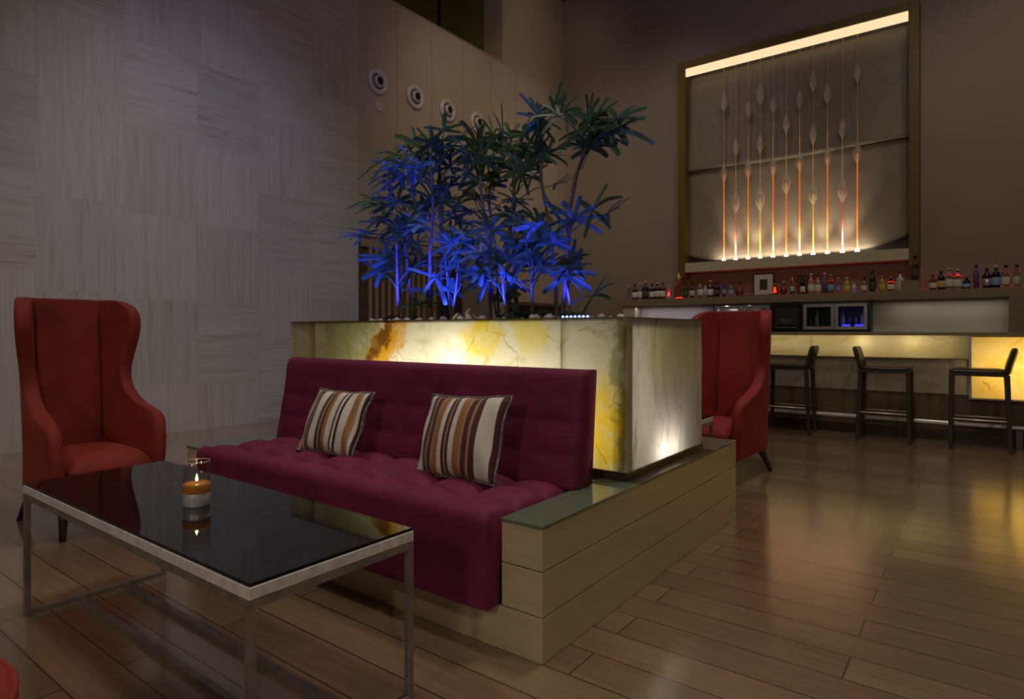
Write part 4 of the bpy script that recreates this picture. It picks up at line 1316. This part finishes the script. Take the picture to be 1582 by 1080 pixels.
# shape: s straight, r round flask, q square decanter, t slim tall, c cone
BOT = [  # px x, px top, px bottom, half width px, glass, label, cap, shape, look
    (971.3, 439, 460.7, 5.0, 'clear', '', 'w', 's', 'slim clear bottle with a pale cap'),
    (980.7, 436.7, 461, 4.2, 'brown', 'w', 'k', 's', 'dark brown bottle with a black cap'),
    (989, 435, 461, 4.4, 'grey', 'w', 'w', 's', 'clear bottle with a pale half label'),
    (997.4, 432.6, 460.7, 5.4, 'dark', 'k', 'w', 's', 'broad dark bottle with no pale label'),
    (1007.2, 436.3, 461, 4.2, 'dark', 'w', 'k', 's', 'dark bottle with a small white label'),
    (1015.5, 435, 461, 5.0, 'dark', 'w', 'w', 's', 'dark bottle with a wide white label'),
    (1024, 434.7, 460.7, 4.4, 'brown', 'w', 'k', 's', 'brown bottle with tall cream label'),
    (1033.4, 441, 460.3, 4.6, 'clear', 'b', 'w', 'c', 'short clear flask with a lilac label'),
    (1048.5, 420, 460, 6.6, 'amber', '', 'o', 'q', 'big square glass decanter with a gold stopper'),
    (1059.5, 436, 460, 4.2, 'green', 'k', 'k', 's', 'dark green bottle'),
    (1069.3, 435.7, 459.7, 4.4, 'green', 'g', 'k', 's', 'green bottle with a light green label'),
    (1081.8, 432.6, 459.3, 4.8, 'grey', 'w', 'k', 's', 'smoky bottle with a cream label'),
    (1089.8, 439, 458.7, 2.6, 'white', 'b', 'w', 't', 'very slim pale blue bottle'),
    (1097.5, 432, 458.2, 5.0, 'brown', 'w', 'w', 's', 'brown bottle with square white label and pale cap'),
    (1107.5, 433.6, 457.6, 5.0, 'dark', 'k', 'k', 's', 'broad dark bottle with black cap'),
    (1119, 434.7, 457.6, 3.0, 'blue', 'b', 'r', 't', 'slim blue bottle'),
    (1129.4, 435, 457.2, 3.8, 'grey', 'b', 'k', 's', 'small bottle with a pale blue label'),
    (1143, 432.6, 456.6, 7.0, 'red', 'k', 'k', 'r', 'round dark red flask'),
    (1197.6, 430.5, 453.4, 6.0, 'amber', '', 'k', 'c', 'amber conical flask right of the framed print'),
    (1210.5, 432.6, 454, 5.6, 'red', '', 'w', 'r', 'round deep red bottle with a pale stopper'),
    (1224, 426.3, 452.4, 3.2, 'clear', 'g', 'w', 't', 'slim clear bottle'),
    (1240, 426.3, 452.4, 3.6, 'dark', 'w', 'k', 's', 'dark bottle standing before the small brown frame'),
    (1253, 420, 452, 4.8, 'pink', 'w', 'w', 's', 'pinkish bottle with pale label'),
    (1263.6, 419, 448.5, 5.0, 'pink', 'w', 'k', 's', 'pinkish bottle with wide white label'),
    (1273.7, 419.3, 451.8, 4.2, 'violet', '', 'w', 't', 'tall violet bottle with dark base'),
    (1283.6, 420.4, 449.7, 4.8, 'amber', 'b', 'o', 's', 'amber bottle with small blue label'),
    (1295, 425.6, 449.3, 3.2, 'violet', 'b', 'w', 's', 'small violet bottle'),
    (1308.3, 424.6, 449.3, 5.0, 'yellow', 'y', 'w', 's', 'yellow bottle with pale neck'),
    (1319.3, 434, 449.7, 3.8, 'white', 'b', 'w', 's', 'short white and blue bottle'),
    (1335, 427.7, 450.2, 4.6, 'grey', 'w', 'k', 's', 'grey bottle with large pale label'),
    (1347.6, 416.6, 450.2, 4.8, 'green', 'k', 'k', 's', 'tall dark green bottle'),
    (1362.3, 424.6, 449.7, 5.2, 'yellow', 'y', 'o', 's', 'broad yellow bottle'),
    (1376.5, 426.7, 449.7, 5.6, 'amber', 'w', 'o', 's', 'broad bottle with beige label'),
    (1390.6, 418.7, 449.3, 5.6, 'white', 'w', 'k', 's', 'white bottle with dark cap'),
    (1413.7, 389, 430.8, 5.2, 'brown', 'k', 'k', 's', 'tall dark bottle standing on the small riser'),
    (1441, 422.5, 446.6, 5.6, 'red', 'w', 'r', 's', 'red glowing bottle with a white label'),
    (1454, 416.6, 446, 5.2, 'dark', 'y', 'k', 's', 'dark bottle with a yellow label'),
    (1466, 410, 443.5, 5.2, 'clear', 'w', 'w', 's', 'clear bottle with white label and pale cap'),
    (1479.4, 413, 444.5, 6.2, 'clear', 'w', 'w', 's', 'wide clear bottle with low white label'),
    (1493.4, 426.7, 444.5, 6.2, 'navy', 'b', 'k', 's', 'short broad bottle in blue and white'),
    (1508, 406.7, 443.9, 4.0, 'violet', '', 'k', 't', 'tall slim violet bottle with black cap'),
    (1524.5, 412, 443.9, 6.4, 'dark', 's', 'k', 's', 'black bottle with silver oval label'),
    (1539, 408.8, 443.5, 6.0, 'navy', 'b', 'w', 's', 'dark navy bottle with pale cap'),
    (1554, 407.8, 443, 5.2, 'clear', 'w', 'k', 's', 'clear bottle with white label and black cap'),
    (1571, 406.7, 442.4, 4.6, 'clear', 'g', 'k', 's', 'clear bottle with greenish label'),
]
ORD = ['first', 'second', 'third', 'fourth', 'fifth', 'sixth', 'seventh', 'eighth', 'ninth', 'tenth', 'eleventh', 'twelfth', 'thirteenth', 'fourteenth', 'fifteenth', 'sixteenth',
       'seventeenth', 'eighteenth', 'nineteenth', 'twentieth', 'twenty first', 'twenty second', 'twenty third', 'twenty fourth', 'twenty fifth']
BYF = SB + 0.16
nb = len(BOT)
for i, (px, pt, pb, hw, gl, la, ca, shp, look) in enumerate(BOT):
    base = on_y(px, pb, BYF)
    dep = (BYF / ray(px, pb).y)
    h = (pb - pt) / FPX * dep
    r_ = hw / FPX * dep * 0.96
    zb = SHZ + 0.0005
    if 'riser' in look:
        zb = SHZ + 0.1505
        h = 0.36
    where = '%s from the shelf left end' % ORD[i] if i < 23 else ('%s from the shelf right end' % ORD[nb - 1 - i])
    lab = look if 'riser' in look or 'frame' in look else '%s, %s' % (look, where)
    t = thing('liquor_bottle', lab, 'bottle', (base.x, BYF, zb), 0, 'bottles along the bar shelf')
    nk = min(0.016, r_ * 0.42)
    if shp == 's':
        body = [(0, 0), (r_ * 0.92, 0), (r_, 0.008), (r_, h * 0.58), (r_ * 0.86, h * 0.66), (nk * 1.1, h * 0.76), (nk, h * 0.90), (nk, h * 0.9), (0, h * 0.9)]
        lz0, lz1, seg = h * 0.14, h * 0.48, 16
    elif shp == 't':
        body = [(0, 0), (r_, 0), (r_, h * 0.70), (nk * 1.3, h * 0.80), (nk, h * 0.9), (0, h * 0.9)]
        lz0, lz1, seg = h * 0.2, h * 0.5, 14
    elif shp == 'r':
        body = [(0, 0), (r_ * 0.6, 0), (r_ * 0.95, h * 0.14), (r_, h * 0.28), (r_ * 0.85, h * 0.45), (r_ * 0.4, h * 0.6), (nk, h * 0.7), (nk, h * 0.86), (0, h * 0.86)]
        lz0, lz1, seg = h * 0.22, h * 0.34, 18
    elif shp == 'c':
        body = [(0, 0), (r_, 0), (r_ * 1.0, h * 0.2), (r_ * 0.55, h * 0.5), (nk, h * 0.66), (nk, h * 0.86), (0, h * 0.86)]
        lz0, lz1, seg = h * 0.04, h * 0.19, 16
    else:
        body = [(0, 0), (r_ * 1.2, 0), (r_ * 1.2, h * 0.46), (r_ * 1.0, h * 0.5), (nk * 1.3, h * 0.53), (nk * 1.2, h * 0.58), (0, h * 0.58)]
        lz0, lz1, seg = 0, 0, 4
    bm = bmesh.new()
    lathe(bm, body, seg)
    if seg == 4:
        bm.transform(Matrix.Rotation(PI / 4 + YAW, 4, 'Z'))
    obj('body', bm, GL[gl], t, seg != 4)
    if la:
        bm = bmesh.new()
        lathe(bm, [(r_ * 1.015, lz0), (r_ * 1.02, lz0 + 0.001), (r_ * 1.02, lz1), (r_ * 1.012, lz1)], 18, close=False)
        obj('label', bm, LB[la], t, True)
    bm = bmesh.new()
    zc = {'s': 0.9, 't': 0.9, 'r': 0.86, 'c': 0.86, 'q': 0.58}[shp] * h + 0.0003
    if shp == 'q':
        lathe(bm, [(0, zc), (0.02, zc), (0.022, zc + 0.03), (0.05, zc + 0.06), (0.052, zc + 0.12), (0.022, zc + 0.15), (0.012, h * 0.95), (0.010, h), (0, h)], 14)
    else:
        lathe(bm, [(0, zc), (nk * 1.25, zc), (nk * 1.25, h), (0, h)], 12)
    obj('cap', bm, CP[ca], t, True)

tag(bx('display_riser', 'taupe', None, -0.96, -0.70, BYF - 0.05, BYF + 0.09, SHZ + 0.001, SHZ + 0.15, 0.004), 'small taupe riser block on the shelf under the tallest bottle', 'riser')


def picture(label, px0, px1, py0, py1, y, mat_, inner):
    a, b_ = on_y(px0, py1, y), on_y(px1, py1, y)
    h = (py1 - py0) / FPX * (y / ray((px0 + px1) / 2, py1).y)
    w = (b_.x - a.x) / 2
    t = thing('picture_frame', label, 'picture', ((a.x + b_.x) / 2, y, SHZ + 0.001))
    bm = bmesh.new()
    e = 0.022
    box(bm, -w, w, 0, 0.02, 0, e)
    box(bm, -w, w, 0, 0.02, h - e, h)
    box(bm, -w, -w + e, 0, 0.02, e, h - e)
    box(bm, w - e, w, 0, 0.02, e, h - e)
    fr = obj('frame', bm, 'picframe', t)
    mt = bx('mat', mat_, t, -w + e, w - e, 0.008, 0.016, e, h - e)
    bx('print', 'picdark', mt, -w * inner, w * inner, 0.004, 0.0079, h * (0.5 - inner * 0.62), h * (0.5 + inner * 0.62))
    return t


picture('white matted framed portrait print standing on the bottle shelf', 1163, 1196, 420, 456, BYF + 0.10, 'paper', 0.36)
picture('small brown framed picture behind a dark bottle on the shelf', 1231, 1248, 423, 453, BYF + 0.14, 'toewood', 0.5)
t = thing('serving_tray', 'flat dark tray lying before the framed portrait print', 'tray', (-3.12, BYF - 0.05, SHZ + 0.001))
bx('base', 'picframe', t, -0.15, 0.15, -0.06, 0.06, 0, 0.012, 0.003)
bx('rim', 'alu', t, -0.155, 0.155, -0.065, 0.065, 0.012, 0.018, 0.002)

# ------------------------------------------------------------------ the artwork: a lit shadow box with glass rods
AY = 10.80


def az(px, py):
    return on_y(px, py, AY)


ax0, ax1 = az(1058, 105).x, az(1404, 17).x
zt = (az(1058, 105).z + az(1404, 17).z) / 2
zb_in = (az(1058, 406).z + az(1404, 384).z) / 2
zb = (az(1058, 420).z + az(1404, 402).z) / 2
art = thing('wall_art', 'large lit shadow box with rows of glass bulb rods above bar', 'artwork', (0, 0, 0))
FW = 0.13
bm = bmesh.new()
box(bm, ax0 - FW, ax0, AY, BY - 0.002, zb - 0.10, zt + FW)
box(bm, ax1, ax1 + FW, AY, BY - 0.002, zb - 0.10, zt + FW)
box(bm, ax0, ax1, AY, BY - 0.002, zt, zt + FW)
obj('frame', bm, 'olive', art, bevel=0.003)
bx('ledge', 'ledge', art, ax0, ax1, AY + 0.01, BY - 0.002, zb, zb_in, 0.003)
bx('backboard', 'artback', art, ax0, ax1, BY - 0.02, BY - 0.003, zb_in, zt)
bx('cove_light', 'cove', art, ax0 + 0.01, ax1 - 0.01, AY + 0.02, AY + 0.06, zt - 0.135, zt - 0.002)
zf = (az(1062, 262).z + az(1402, 210).z) / 2


def art_sheet(x0, x1, lowz, highz, yfun, n=48, m=24):
    bm = bmesh.new()
    g = []
    for i in range(m + 1):
        row = []
        for j in range(n + 1):
            u = j / n
            x = x0 + (x1 - x0) * u
            zl = lowz(u)
            z = zl + (highz - zl) * i / m
            row.append(bm.verts.new((x, yfun(u, i / m), z)))
        g.append(row)
    for i in range(m):
        for j in range(n):
            bm.faces.new((g[i][j], g[i][j + 1], g[i + 1][j + 1], g[i + 1][j]))
    return bm


obj('upper_sheet', art_sheet(ax0, ax1, lambda u: zf + 0.02 * math.cos(2 * PI * u) - 0.01, zt - 0.13,
                             lambda u, v: BY - 0.03 - 0.075 * (1 - v) ** 3), 'sheet', art, True, solid=0.004)


def hem(u):
    # hem of the lower sheet: sags in the middle, lifted at both corners
    d = max(0.0, abs(u - 0.47) - 0.28) / 0.28
    return zb_in + 0.03 + 0.24 * min(1, d) ** 2


obj('lower_sheet', art_sheet(ax0, ax1, hem, zf + 0.06, lambda u, v: BY - 0.030 - 0.06 * (1 - v) ** 4), 'sheet', art, True, solid=0.004)
AMB, ORG, PNK, YEL = (1.0, 0.55, 0.10), (1.0, 0.20, 0.03), (1.0, 0.12, 0.14), (1.0, 0.52, 0.06)
M['rod_dim'] = pmat('dim_glass_rod', (0.30, 0.19, 0.10), 0.2, emit=(1.0, 0.35, 0.08), estr=0.03)  # faint glow put into the upper rod material
M['rod_org'] = pmat('orange_glow_rod', (0.8, 0.25, 0.05), 0.2, emit=ORG, estr=0.42)  # emission here and below stands for base lamp light carried up the rods
M['rod_pnk'] = pmat('pink_glow_rod', (0.8, 0.2, 0.2), 0.2, emit=PNK, estr=0.28)
M['rod_yel'] = pmat('yellow_glow_rod', (0.8, 0.5, 0.1), 0.2, emit=YEL, estr=0.38)
M['bulbglass'] = shell_glass('bulb_glass')
# px x, bulbs [(px y centre, half height px)], glow colour
RODS = [(1118.4, [(158, 18), (268, 17)], 'rod_org'), (1136.7, [(229, 16), (313, 20)], 'rod_pnk'), (1155.8, [(170, 14), (261, 17)], 'rod_org'), (1174.5, [(146, 20), (223, 17), (307, 24)], 'rod_yel'),
        (1194.4, [(163, 15), (257, 17)], 'rod_org'), (1214.7, [(192, 17), (282, 21)], 'rod_org'), (1235.4, [(154, 16), (249, 18)], 'rod_org'), (1256.2, [(126, 18), (208, 18), (299, 22)], 'rod_yel'),
        (1278.4, [(145, 18), (242, 18)], 'rod_org'), (1301.5, [(200, 18), (293, 24)], 'rod_pnk'), (1324.6, [(113, 16), (236, 20)], 'rod_org')]
RY_ = AY + 0.06
for px, bulbs, gmat in RODS:
    f = (px - 1118.4) / (1324.6 - 1118.4)
    pyb = 401.5 - 13.5 * f
    base = on_y(px, pyb, RY_)
    z0 = zb_in + 0.012
    zgl = on_y(px, bulbs[-1][0], RY_).z
    bm = bmesh.new()
    tube(bm, [(base.x, RY_, z0 + 0.02), (base.x, RY_, zgl)], 0.011, 8)
    rod = obj('glass_rod', bm, gmat, art, True)
    bm = bmesh.new()
    tube(bm, [(base.x, RY_, zgl + 0.0005), (base.x, RY_, zt - 0.14)], 0.007, 6)
    obj('upper_rod', bm, 'rod_dim', rod, True)
    for pyc, hh in bulbs:
        c = on_y(px, pyc, RY_)
        sc_ = RY_ / ray(px, pyc).y / FPX
        H = hh * sc_
        bm = bmesh.new()
        W = H * 0.30
        lathe(bm, [(0.0, -H), (0.012, -H * 0.8), (W * 0.75, -H * 0.42), (W, -H * 0.05), (W * 0.86, H * 0.28), (0.024, H * 0.6), (0.013, H * 0.85), (0.0, H)], 14, (c.x, RY_, c.z))
        obj('bulb', bm, 'bulbglass', rod, True)
    bm = bmesh.new()
    lathe(bm, [(0.0, 0.0), (0.03, 0.0), (0.034, 0.02), (0.026, 0.042), (0.0, 0.05)], 12, (base.x, RY_ - 0.005, z0 - 0.012))
    obj('base_lamp', bm, 'warmled', rod, True)
xa_, xb_ = on_y(1118, 395, RY_).x, on_y(1325, 395, RY_).x
lamp('art_uplight', 'AREA', ((xa_ + xb_) / 2, AY + 0.05, zb_in + 0.03), 14, (1.0, 0.84, 0.64), xb_ - xa_ + 0.3, ((xa_ + xb_) / 2, BY + 0.35, zb_in + 1.6), size_y=0.05)

for k in range(6):
    xx = xa_ + (xb_ - xa_) * (k + 0.5) / 6
    lamp('art_spot', 'SPOT', (xx, AY + 0.035, zb_in + 0.10), 42, (1.0, 0.82, 0.58), 0.05, (xx, BY - 0.06, zb_in + 1.0), spot=64, blend=1.0)


# ------------------------------------------------------------------ palms in the planter
def leaf_strip(bm, H, d, n, ln, w, droop, blunt=0.55):
    s = d.cross(n).normalized()
    segs = 6
    prof = [0.22, 0.80, 1.0, 1.0, 0.98, 0.94, blunt]
    prev = None
    for k in range(segs + 1):
        t_ = k / segs
        c = H + d * (ln * t_) + Vector((0, 0, -droop * ln * t_ * t_))
        hw = w * prof[k] / 2
        up = n * (hw * 0.35)
        row = [bm.verts.new(c - s * hw + up), bm.verts.new(c), bm.verts.new(c + s * hw + up)]
        if prev:
            bm.faces.new((prev[0], prev[1], row[1], row[0]))
            bm.faces.new((prev[1], prev[2], row[2], row[1]))
        prev = row


def palm_fan(rng, parent, origin, stem_pt, hub, size, count, mat_='leaf', wide=0.027):
    """one palmate leaf: a petiole from the stem to the hub and blades spreading from it"""
    bm = bmesh.new()
    out = hub - stem_pt
    if out.length < 0.02:
        out = Vector((rng.uniform(-1, 1), rng.uniform(-0.5, 0.5), 0.5)) * 0.05
    mid = stem_pt + out * 0.5 + Vector((0, 0, out.length * 0.12))
    pts = [stem_pt, mid, hub]
    tube(bm, [p - origin for p in pts], [0.0035, 0.003, 0.0025], 5)
    f = (out.normalized() + Vector((rng.uniform(-0.3, 0.3), rng.uniform(-0.5, 0.3), rng.uniform(-0.2, 0.25)))).normalized()
    n = Vector((rng.uniform(-0.5, 0.5), rng.uniform(-0.75, 0.15), rng.uniform(0.45, 1.0))).normalized()
    n = (n - f * n.dot(f)).normalized()
    s = n.cross(f)
    span = R(rng.uniform(85, 125))
    for k in range(count):
        a = -span + 2 * span * (k + rng.uniform(-0.25, 0.25)) / (count - 1)
        d = (f * math.cos(a) + s * math.sin(a) + n * rng.uniform(-0.15, 0.25)).normalized()
        ln = size * rng.uniform(0.8, 1.1) * (1 - 0.22 * abs(a) / span)
        leaf_strip(bm, hub - origin, d, n, ln, wide * rng.uniform(0.7, 1.15), rng.uniform(0.05, 0.40), rng.uniform(0.65, 0.88))
    return obj('leaf_fan', bm, mat_, parent, True, fix=False)


def Z5(x, y):
    return 530 + x / 2.77, 120 + y / 2.77


PALMS = [  # label, plane y, stem polyline (zoom coordinates), stem radius, fans (hub x, hub y, blade length px in zoom)
    ('short palm at the planter left end with low blue lit leaves', 2.62, [(228, 1050), (232, 860), (240, 700)], 0.010,
     [(190, 775, 110), (120, 690, 85), (285, 820, 85), (230, 660, 95), (110, 610, 70)], 1),
    ('second palm from the left with outstretched leaves over the screen', 2.85, [(300, 1050), (285, 820), (262, 620), (258, 540)], 0.010,
     [(165, 548, 95), (250, 540, 100), (205, 620, 100), (325, 645, 90), (300, 590, 90)], 2),
    ('tall bushy palm at left whose dark crown is densest', 2.70, [(372, 1050), (382, 760), (380, 560), (368, 300)], 0.012,
     [(335, 320, 130), (255, 340, 130), (195, 385, 115), (390, 285, 105), (262, 430, 105), (345, 400, 110), (320, 360, 110), (300, 285, 100), (440, 300, 100)], 3),
    ('thick tall palm just right of the bushy one', 2.92, [(432, 1050), (425, 760), (408, 560), (416, 380), (425, 300)], 0.014,
     [(480, 310, 120), (535, 275, 100), (470, 390, 105), (420, 530, 105), (340, 560, 105), (500, 480, 100), (410, 460, 95), (560, 340, 110)], 4),
    ('thin young palm at left centre with upright blue stems', 2.58, [(470, 1050), (478, 900), (492, 760)], 0.008,
     [(495, 830, 65), (440, 715, 85), (510, 720, 90), (350, 915, 100), (395, 640, 90)], 5),
    ('slender palm at the planter middle leaning left', 2.78, [(635, 1050), (615, 760), (600, 520), (588, 390)], 0.011,
     [(590, 285, 115), (650, 300, 95), (555, 440, 110), (520, 500, 105), (545, 570, 100), (625, 650, 95), (600, 360, 105)], 6),
    ('slender palm behind the middle with a thin dark cane', 3.05, [(662, 1050), (650, 740), (630, 520), (640, 380)], 0.009,
     [(700, 290, 115), (690, 370, 100), (655, 250, 90), (620, 455, 90), (660, 420, 95)], 7),
    ('low palm at the middle with broad dark green leaves', 2.56, [(695, 1050), (692, 900), (682, 770)], 0.009,
     [(655, 735, 125), (715, 790, 100), (600, 760, 90), (700, 690, 100), (560, 690, 100)], 8),
    ('tall straight palm right of the middle', 2.88, [(742, 1050), (738, 700), (728, 480), (718, 290)], 0.012,
     [(720, 260, 115), (765, 290, 115), (780, 420, 90), (712, 525, 80), (745, 350, 95), (800, 320, 95), (690, 250, 90)], 9),
    ('short palm right of the middle with drooping long leaves', 2.66, [(815, 1050), (812, 880), (810, 760)], 0.008,
     [(810, 735, 110), (835, 785, 115), (880, 700, 90), (780, 800, 100), (750, 850, 80)], 10),
    ('tall palm near the right end with a long bare cane', 2.74, [(925, 1050), (905, 860), (875, 620), (856, 440), (848, 260)], 0.011,
     [(850, 235, 120), (880, 285, 100), (830, 320, 95), (860, 645, 90), (880, 195, 110), (925, 150, 115)], 11),
    ('tallest palm at the right end leaning right over the bar', 2.60, [(940, 1050), (952, 800), (968, 590), (1005, 420), (1042, 270)], 0.012,
     [(985, 190, 135), (1045, 225, 140), (1130, 215, 150), (1190, 235, 140), (955, 600, 95), (1010, 620, 125), (1060, 180, 115), (1000, 280, 105), (1120, 265, 110)], 12),
    ('thin upright palm between the left canes with few leaves', 2.66, [(455, 1050), (446, 820), (440, 640)], 0.009,
     [(455, 600, 95), (400, 770, 80), (480, 660, 85)], 14),
    ('low thin palm by the middle canes with narrow blades', 2.74, [(655, 1050), (650, 920), (662, 830)], 0.007,
     [(640, 850, 75), (690, 870, 80)], 15),
    ('short leafy palm at the left behind the end one', 2.98, [(262, 1050), (250, 880), (245, 760)], 0.008,
     [(210, 740, 95), (290, 730, 90), (180, 840, 80)], 16),
    ('small palm at the right end with pale drooping tips', 2.56, [(962, 1050), (964, 960), (966, 880)], 0.007,
     [(955, 850, 110), (985, 850, 100), (930, 800, 85)], 13),
]
for lab, yp, poly, rad, fans, sd in PALMS:
    rng = random.Random(sd * 7 + 3)
    pts = []
    for q in poly:
        w = on_y(*Z5(*q), yp)
        pts.append(w)
    pts[0] = Vector((pts[0].x, yp, 1.138))
    pts = [Vector((p.x, yp + 0.02 * math.sin(i * 2.0 + sd), p.z)) for i, p in enumerate(pts)]
    origin = pts[0].copy()
    t = thing('lady_palm', lab, 'palm', origin, 0, 'palms in the onyx planter')
    # smooth cane with leaf-scar rings
    fine = []
    for a, b_ in zip(pts, pts[1:]):
        for k in range(8):
            fine.append(a.lerp(b_, k / 8))
    fine.append(pts[-1])
    bm = bmesh.new()
    tube(bm, [p - origin for p in fine], [rad * (1.0 - 0.35 * i / len(fine)) * (1.12 if i % 3 == 0 else 1.0) for i in range(len(fine))], 8)
    obj('cane', bm, 'cane', t, True)
    for (hx, hy, size) in fans:
        hub = on_y(*Z5(hx, hy), yp)
        hub = Vector((hub.x, yp + rng.uniform(-0.10, 0.10), hub.z))
        # leave the cane a little below the hub
        sp = min(fine, key=lambda p: (p - hub - Vector((0, 0, -0.10))).length)
        sc_ = yp / ray(*Z5(hx, hy)).y / FPX / 2.77
        palm_fan(rng, t, origin, sp, hub, size * sc_ * 1.38, rng.randint(6, 8))
        # a smaller second leaf from the same part of the cane
        hub2 = hub + Vector((rng.uniform(-0.13, 0.13), rng.uniform(-0.12, 0.14), rng.uniform(-0.12, 0.07)))
        sp2 = min(fine, key=lambda p: (p - hub2 - Vector((0, 0, -0.10))).length)
        palm_fan(rng, t, origin, sp2, hub2, size * sc_ * 1.15, rng.randint(5, 7))
    for q in ((0.42, 0.6) if sd < 8 or sd == 14 else (0.45,)):
        # side leaves lower on the cane
        sp3 = fine[int(q * (len(fine) - 1))]
        hub3 = sp3 + Vector((rng.choice((-1, 1)) * rng.uniform(0.07, 0.15), rng.uniform(-0.10, 0.12), rng.uniform(0.03, 0.12)))
        palm_fan(rng, t, origin, sp3, hub3, rng.uniform(0.13, 0.19), rng.randint(5, 7))


# low plants at the feet of the palms
def tuft_plant(label, px, y, n, ln, mat_, sd, w=0.018, lift=0.8):
    rng = random.Random(sd)
    p = on_y(px, 490, y)
    origin = Vector((p.x, y, 1.139))
    t = thing('ground_plant', label, 'plant', origin, 0, 'low plants in the planter')
    bm = bmesh.new()
    tube(bm, [(0, 0, 0), (0, 0, 0.04)], [0.012, 0.008], 7)
    obj('crown', bm, 'cane', t, True)
    for k in range(n):
        a = 2 * PI * k / n + rng.uniform(-0.3, 0.3)
        d = Vector((math.cos(a), math.sin(a) * 0.7, lift * rng.uniform(0.6, 1.3))).normalized()
        bm = bmesh.new()
        nn = Vector((-d.x * 0.5, -d.y * 0.5, 1)).normalized()
        nn = (nn - d * nn.dot(d)).normalized()
        leaf_strip(bm, Vector((0, 0, 0.03)), d, nn, ln * rng.uniform(0.7, 1.1), w, rng.uniform(0.5, 1.1), 0.15)
        obj('leaf', bm, mat_, t, True, fix=False)
    return t


tuft_plant('cream leaved ground plant at the planter front centre left', 718, 2.56, 9, 0.17, 'paleleaf', 5, 0.022, 1.0)
tuft_plant('dark grassy tuft at the planter left end', 606, 2.66, 12, 0.11, 'leaf', 6, 0.02, 0.9)
tuft_plant('dark grassy tuft below the second palm from the left', 636, 2.66, 12, 0.11, 'leaf', 7, 0.02, 0.9)
tuft_plant('dark leafy ground plant between the middle palms', 792, 2.66, 14, 0.19, 'leaf', 8, 0.03, 0.8)
tuft_plant('dark leafy ground plant right of the planter middle', 826, 2.62, 14, 0.18, 'leaf', 9, 0.03, 0.7)
tuft_plant('arching dark tuft over the blue lamp row', 884, 2.60, 16, 0.15, 'leaf', 10, 0.022, 0.55)

# blue lamp row at the front edge and the hidden blue uplights
t = thing('blue_lamp_bar', 'row of blue lamps on the planter front edge at right', 'lamp', (on_y(889, 488, 2.47).x, 2.462, 1.139))
bx('housing', 'charcoal', t, -0.075, 0.075, -0.012, 0.03, 0.0, 0.018, 0.003)
for k in range(7):
    bm = bmesh.new()
    lathe(bm, [(0.0, -0.003), (0.0055, -0.002), (0.007, 0.003), (0.0, 0.008)], 10, (-0.066 + k * 0.022, 0.005, 0.0245))
    obj('led', bm, 'bluelamp', t, True)
BLUE = (0.022, 0.035, 1.0)
for i, (px, yy, e) in enumerate(((560, 2.48, 60), (592, 2.47, 60), (650, 2.47, 50), (690, 2.48, 50), (755, 2.48, 44), (795, 2.48, 32), (868, 2.50, 20))):
    p = on_y(px, 490, yy)
    lamp('blue_uplight', 'SPOT', (p.x, yy, 1.215), e, BLUE, 0.02, (p.x + (-0.05, -0.05, 0.05, -0.03, 0.02, 0.06, 0.08)[i], yy + 0.22, 1.9), spot=120, blend=0.8)

# pebbles along the front of the soil
rng = random.Random(4)
proto = None
spots = []
for k in range(400):
    x = rng.uniform(-2.95, -1.26)
    y = rng.uniform(2.465, 2.56)
    r_ = rng.uniform(0.014, 0.026)
    if all((x - a) ** 2 + (y - b_) ** 2 > (r_ + c_) ** 2 * 1.05 for a, b_, c_ in spots) and not (-1.63 < x < -1.40 and y < 2.51) and all(abs(x - on_y(q, 490, 2.49).x) > 0.05 for q in (560, 592, 650, 690, 755, 795, 868)):
        spots.append((x, y, r_))
    if len(spots) >= 60:
        break
for k, (x, y, r_) in enumerate(spots):
    if proto is None:
        bm = bmesh.new()
        bmesh.ops.create_icosphere(bm, subdivisions=2, radius=1.0)
        for v in bm.verts:
            v.co *= 1 + 0.10 * math.sin(3 * v.co.x + 1) * math.cos(2.5 * v.co.y)
        o = proto = obj('pebble', bm, 'pebble', None, True)
        tag(o, 'smooth pale pebble on the soil along the planter front edge', 'pebble', 'pebbles in the planter')
    else:
        o = proto.copy()
        C.objects.link(o)
    o.location = (x, y, 1.139 + r_ * 0.86)
    o.scale = (r_, r_ * 0.85, r_ * 0.86)
    o.rotation_euler = (0, 0, rng.uniform(0, 6))
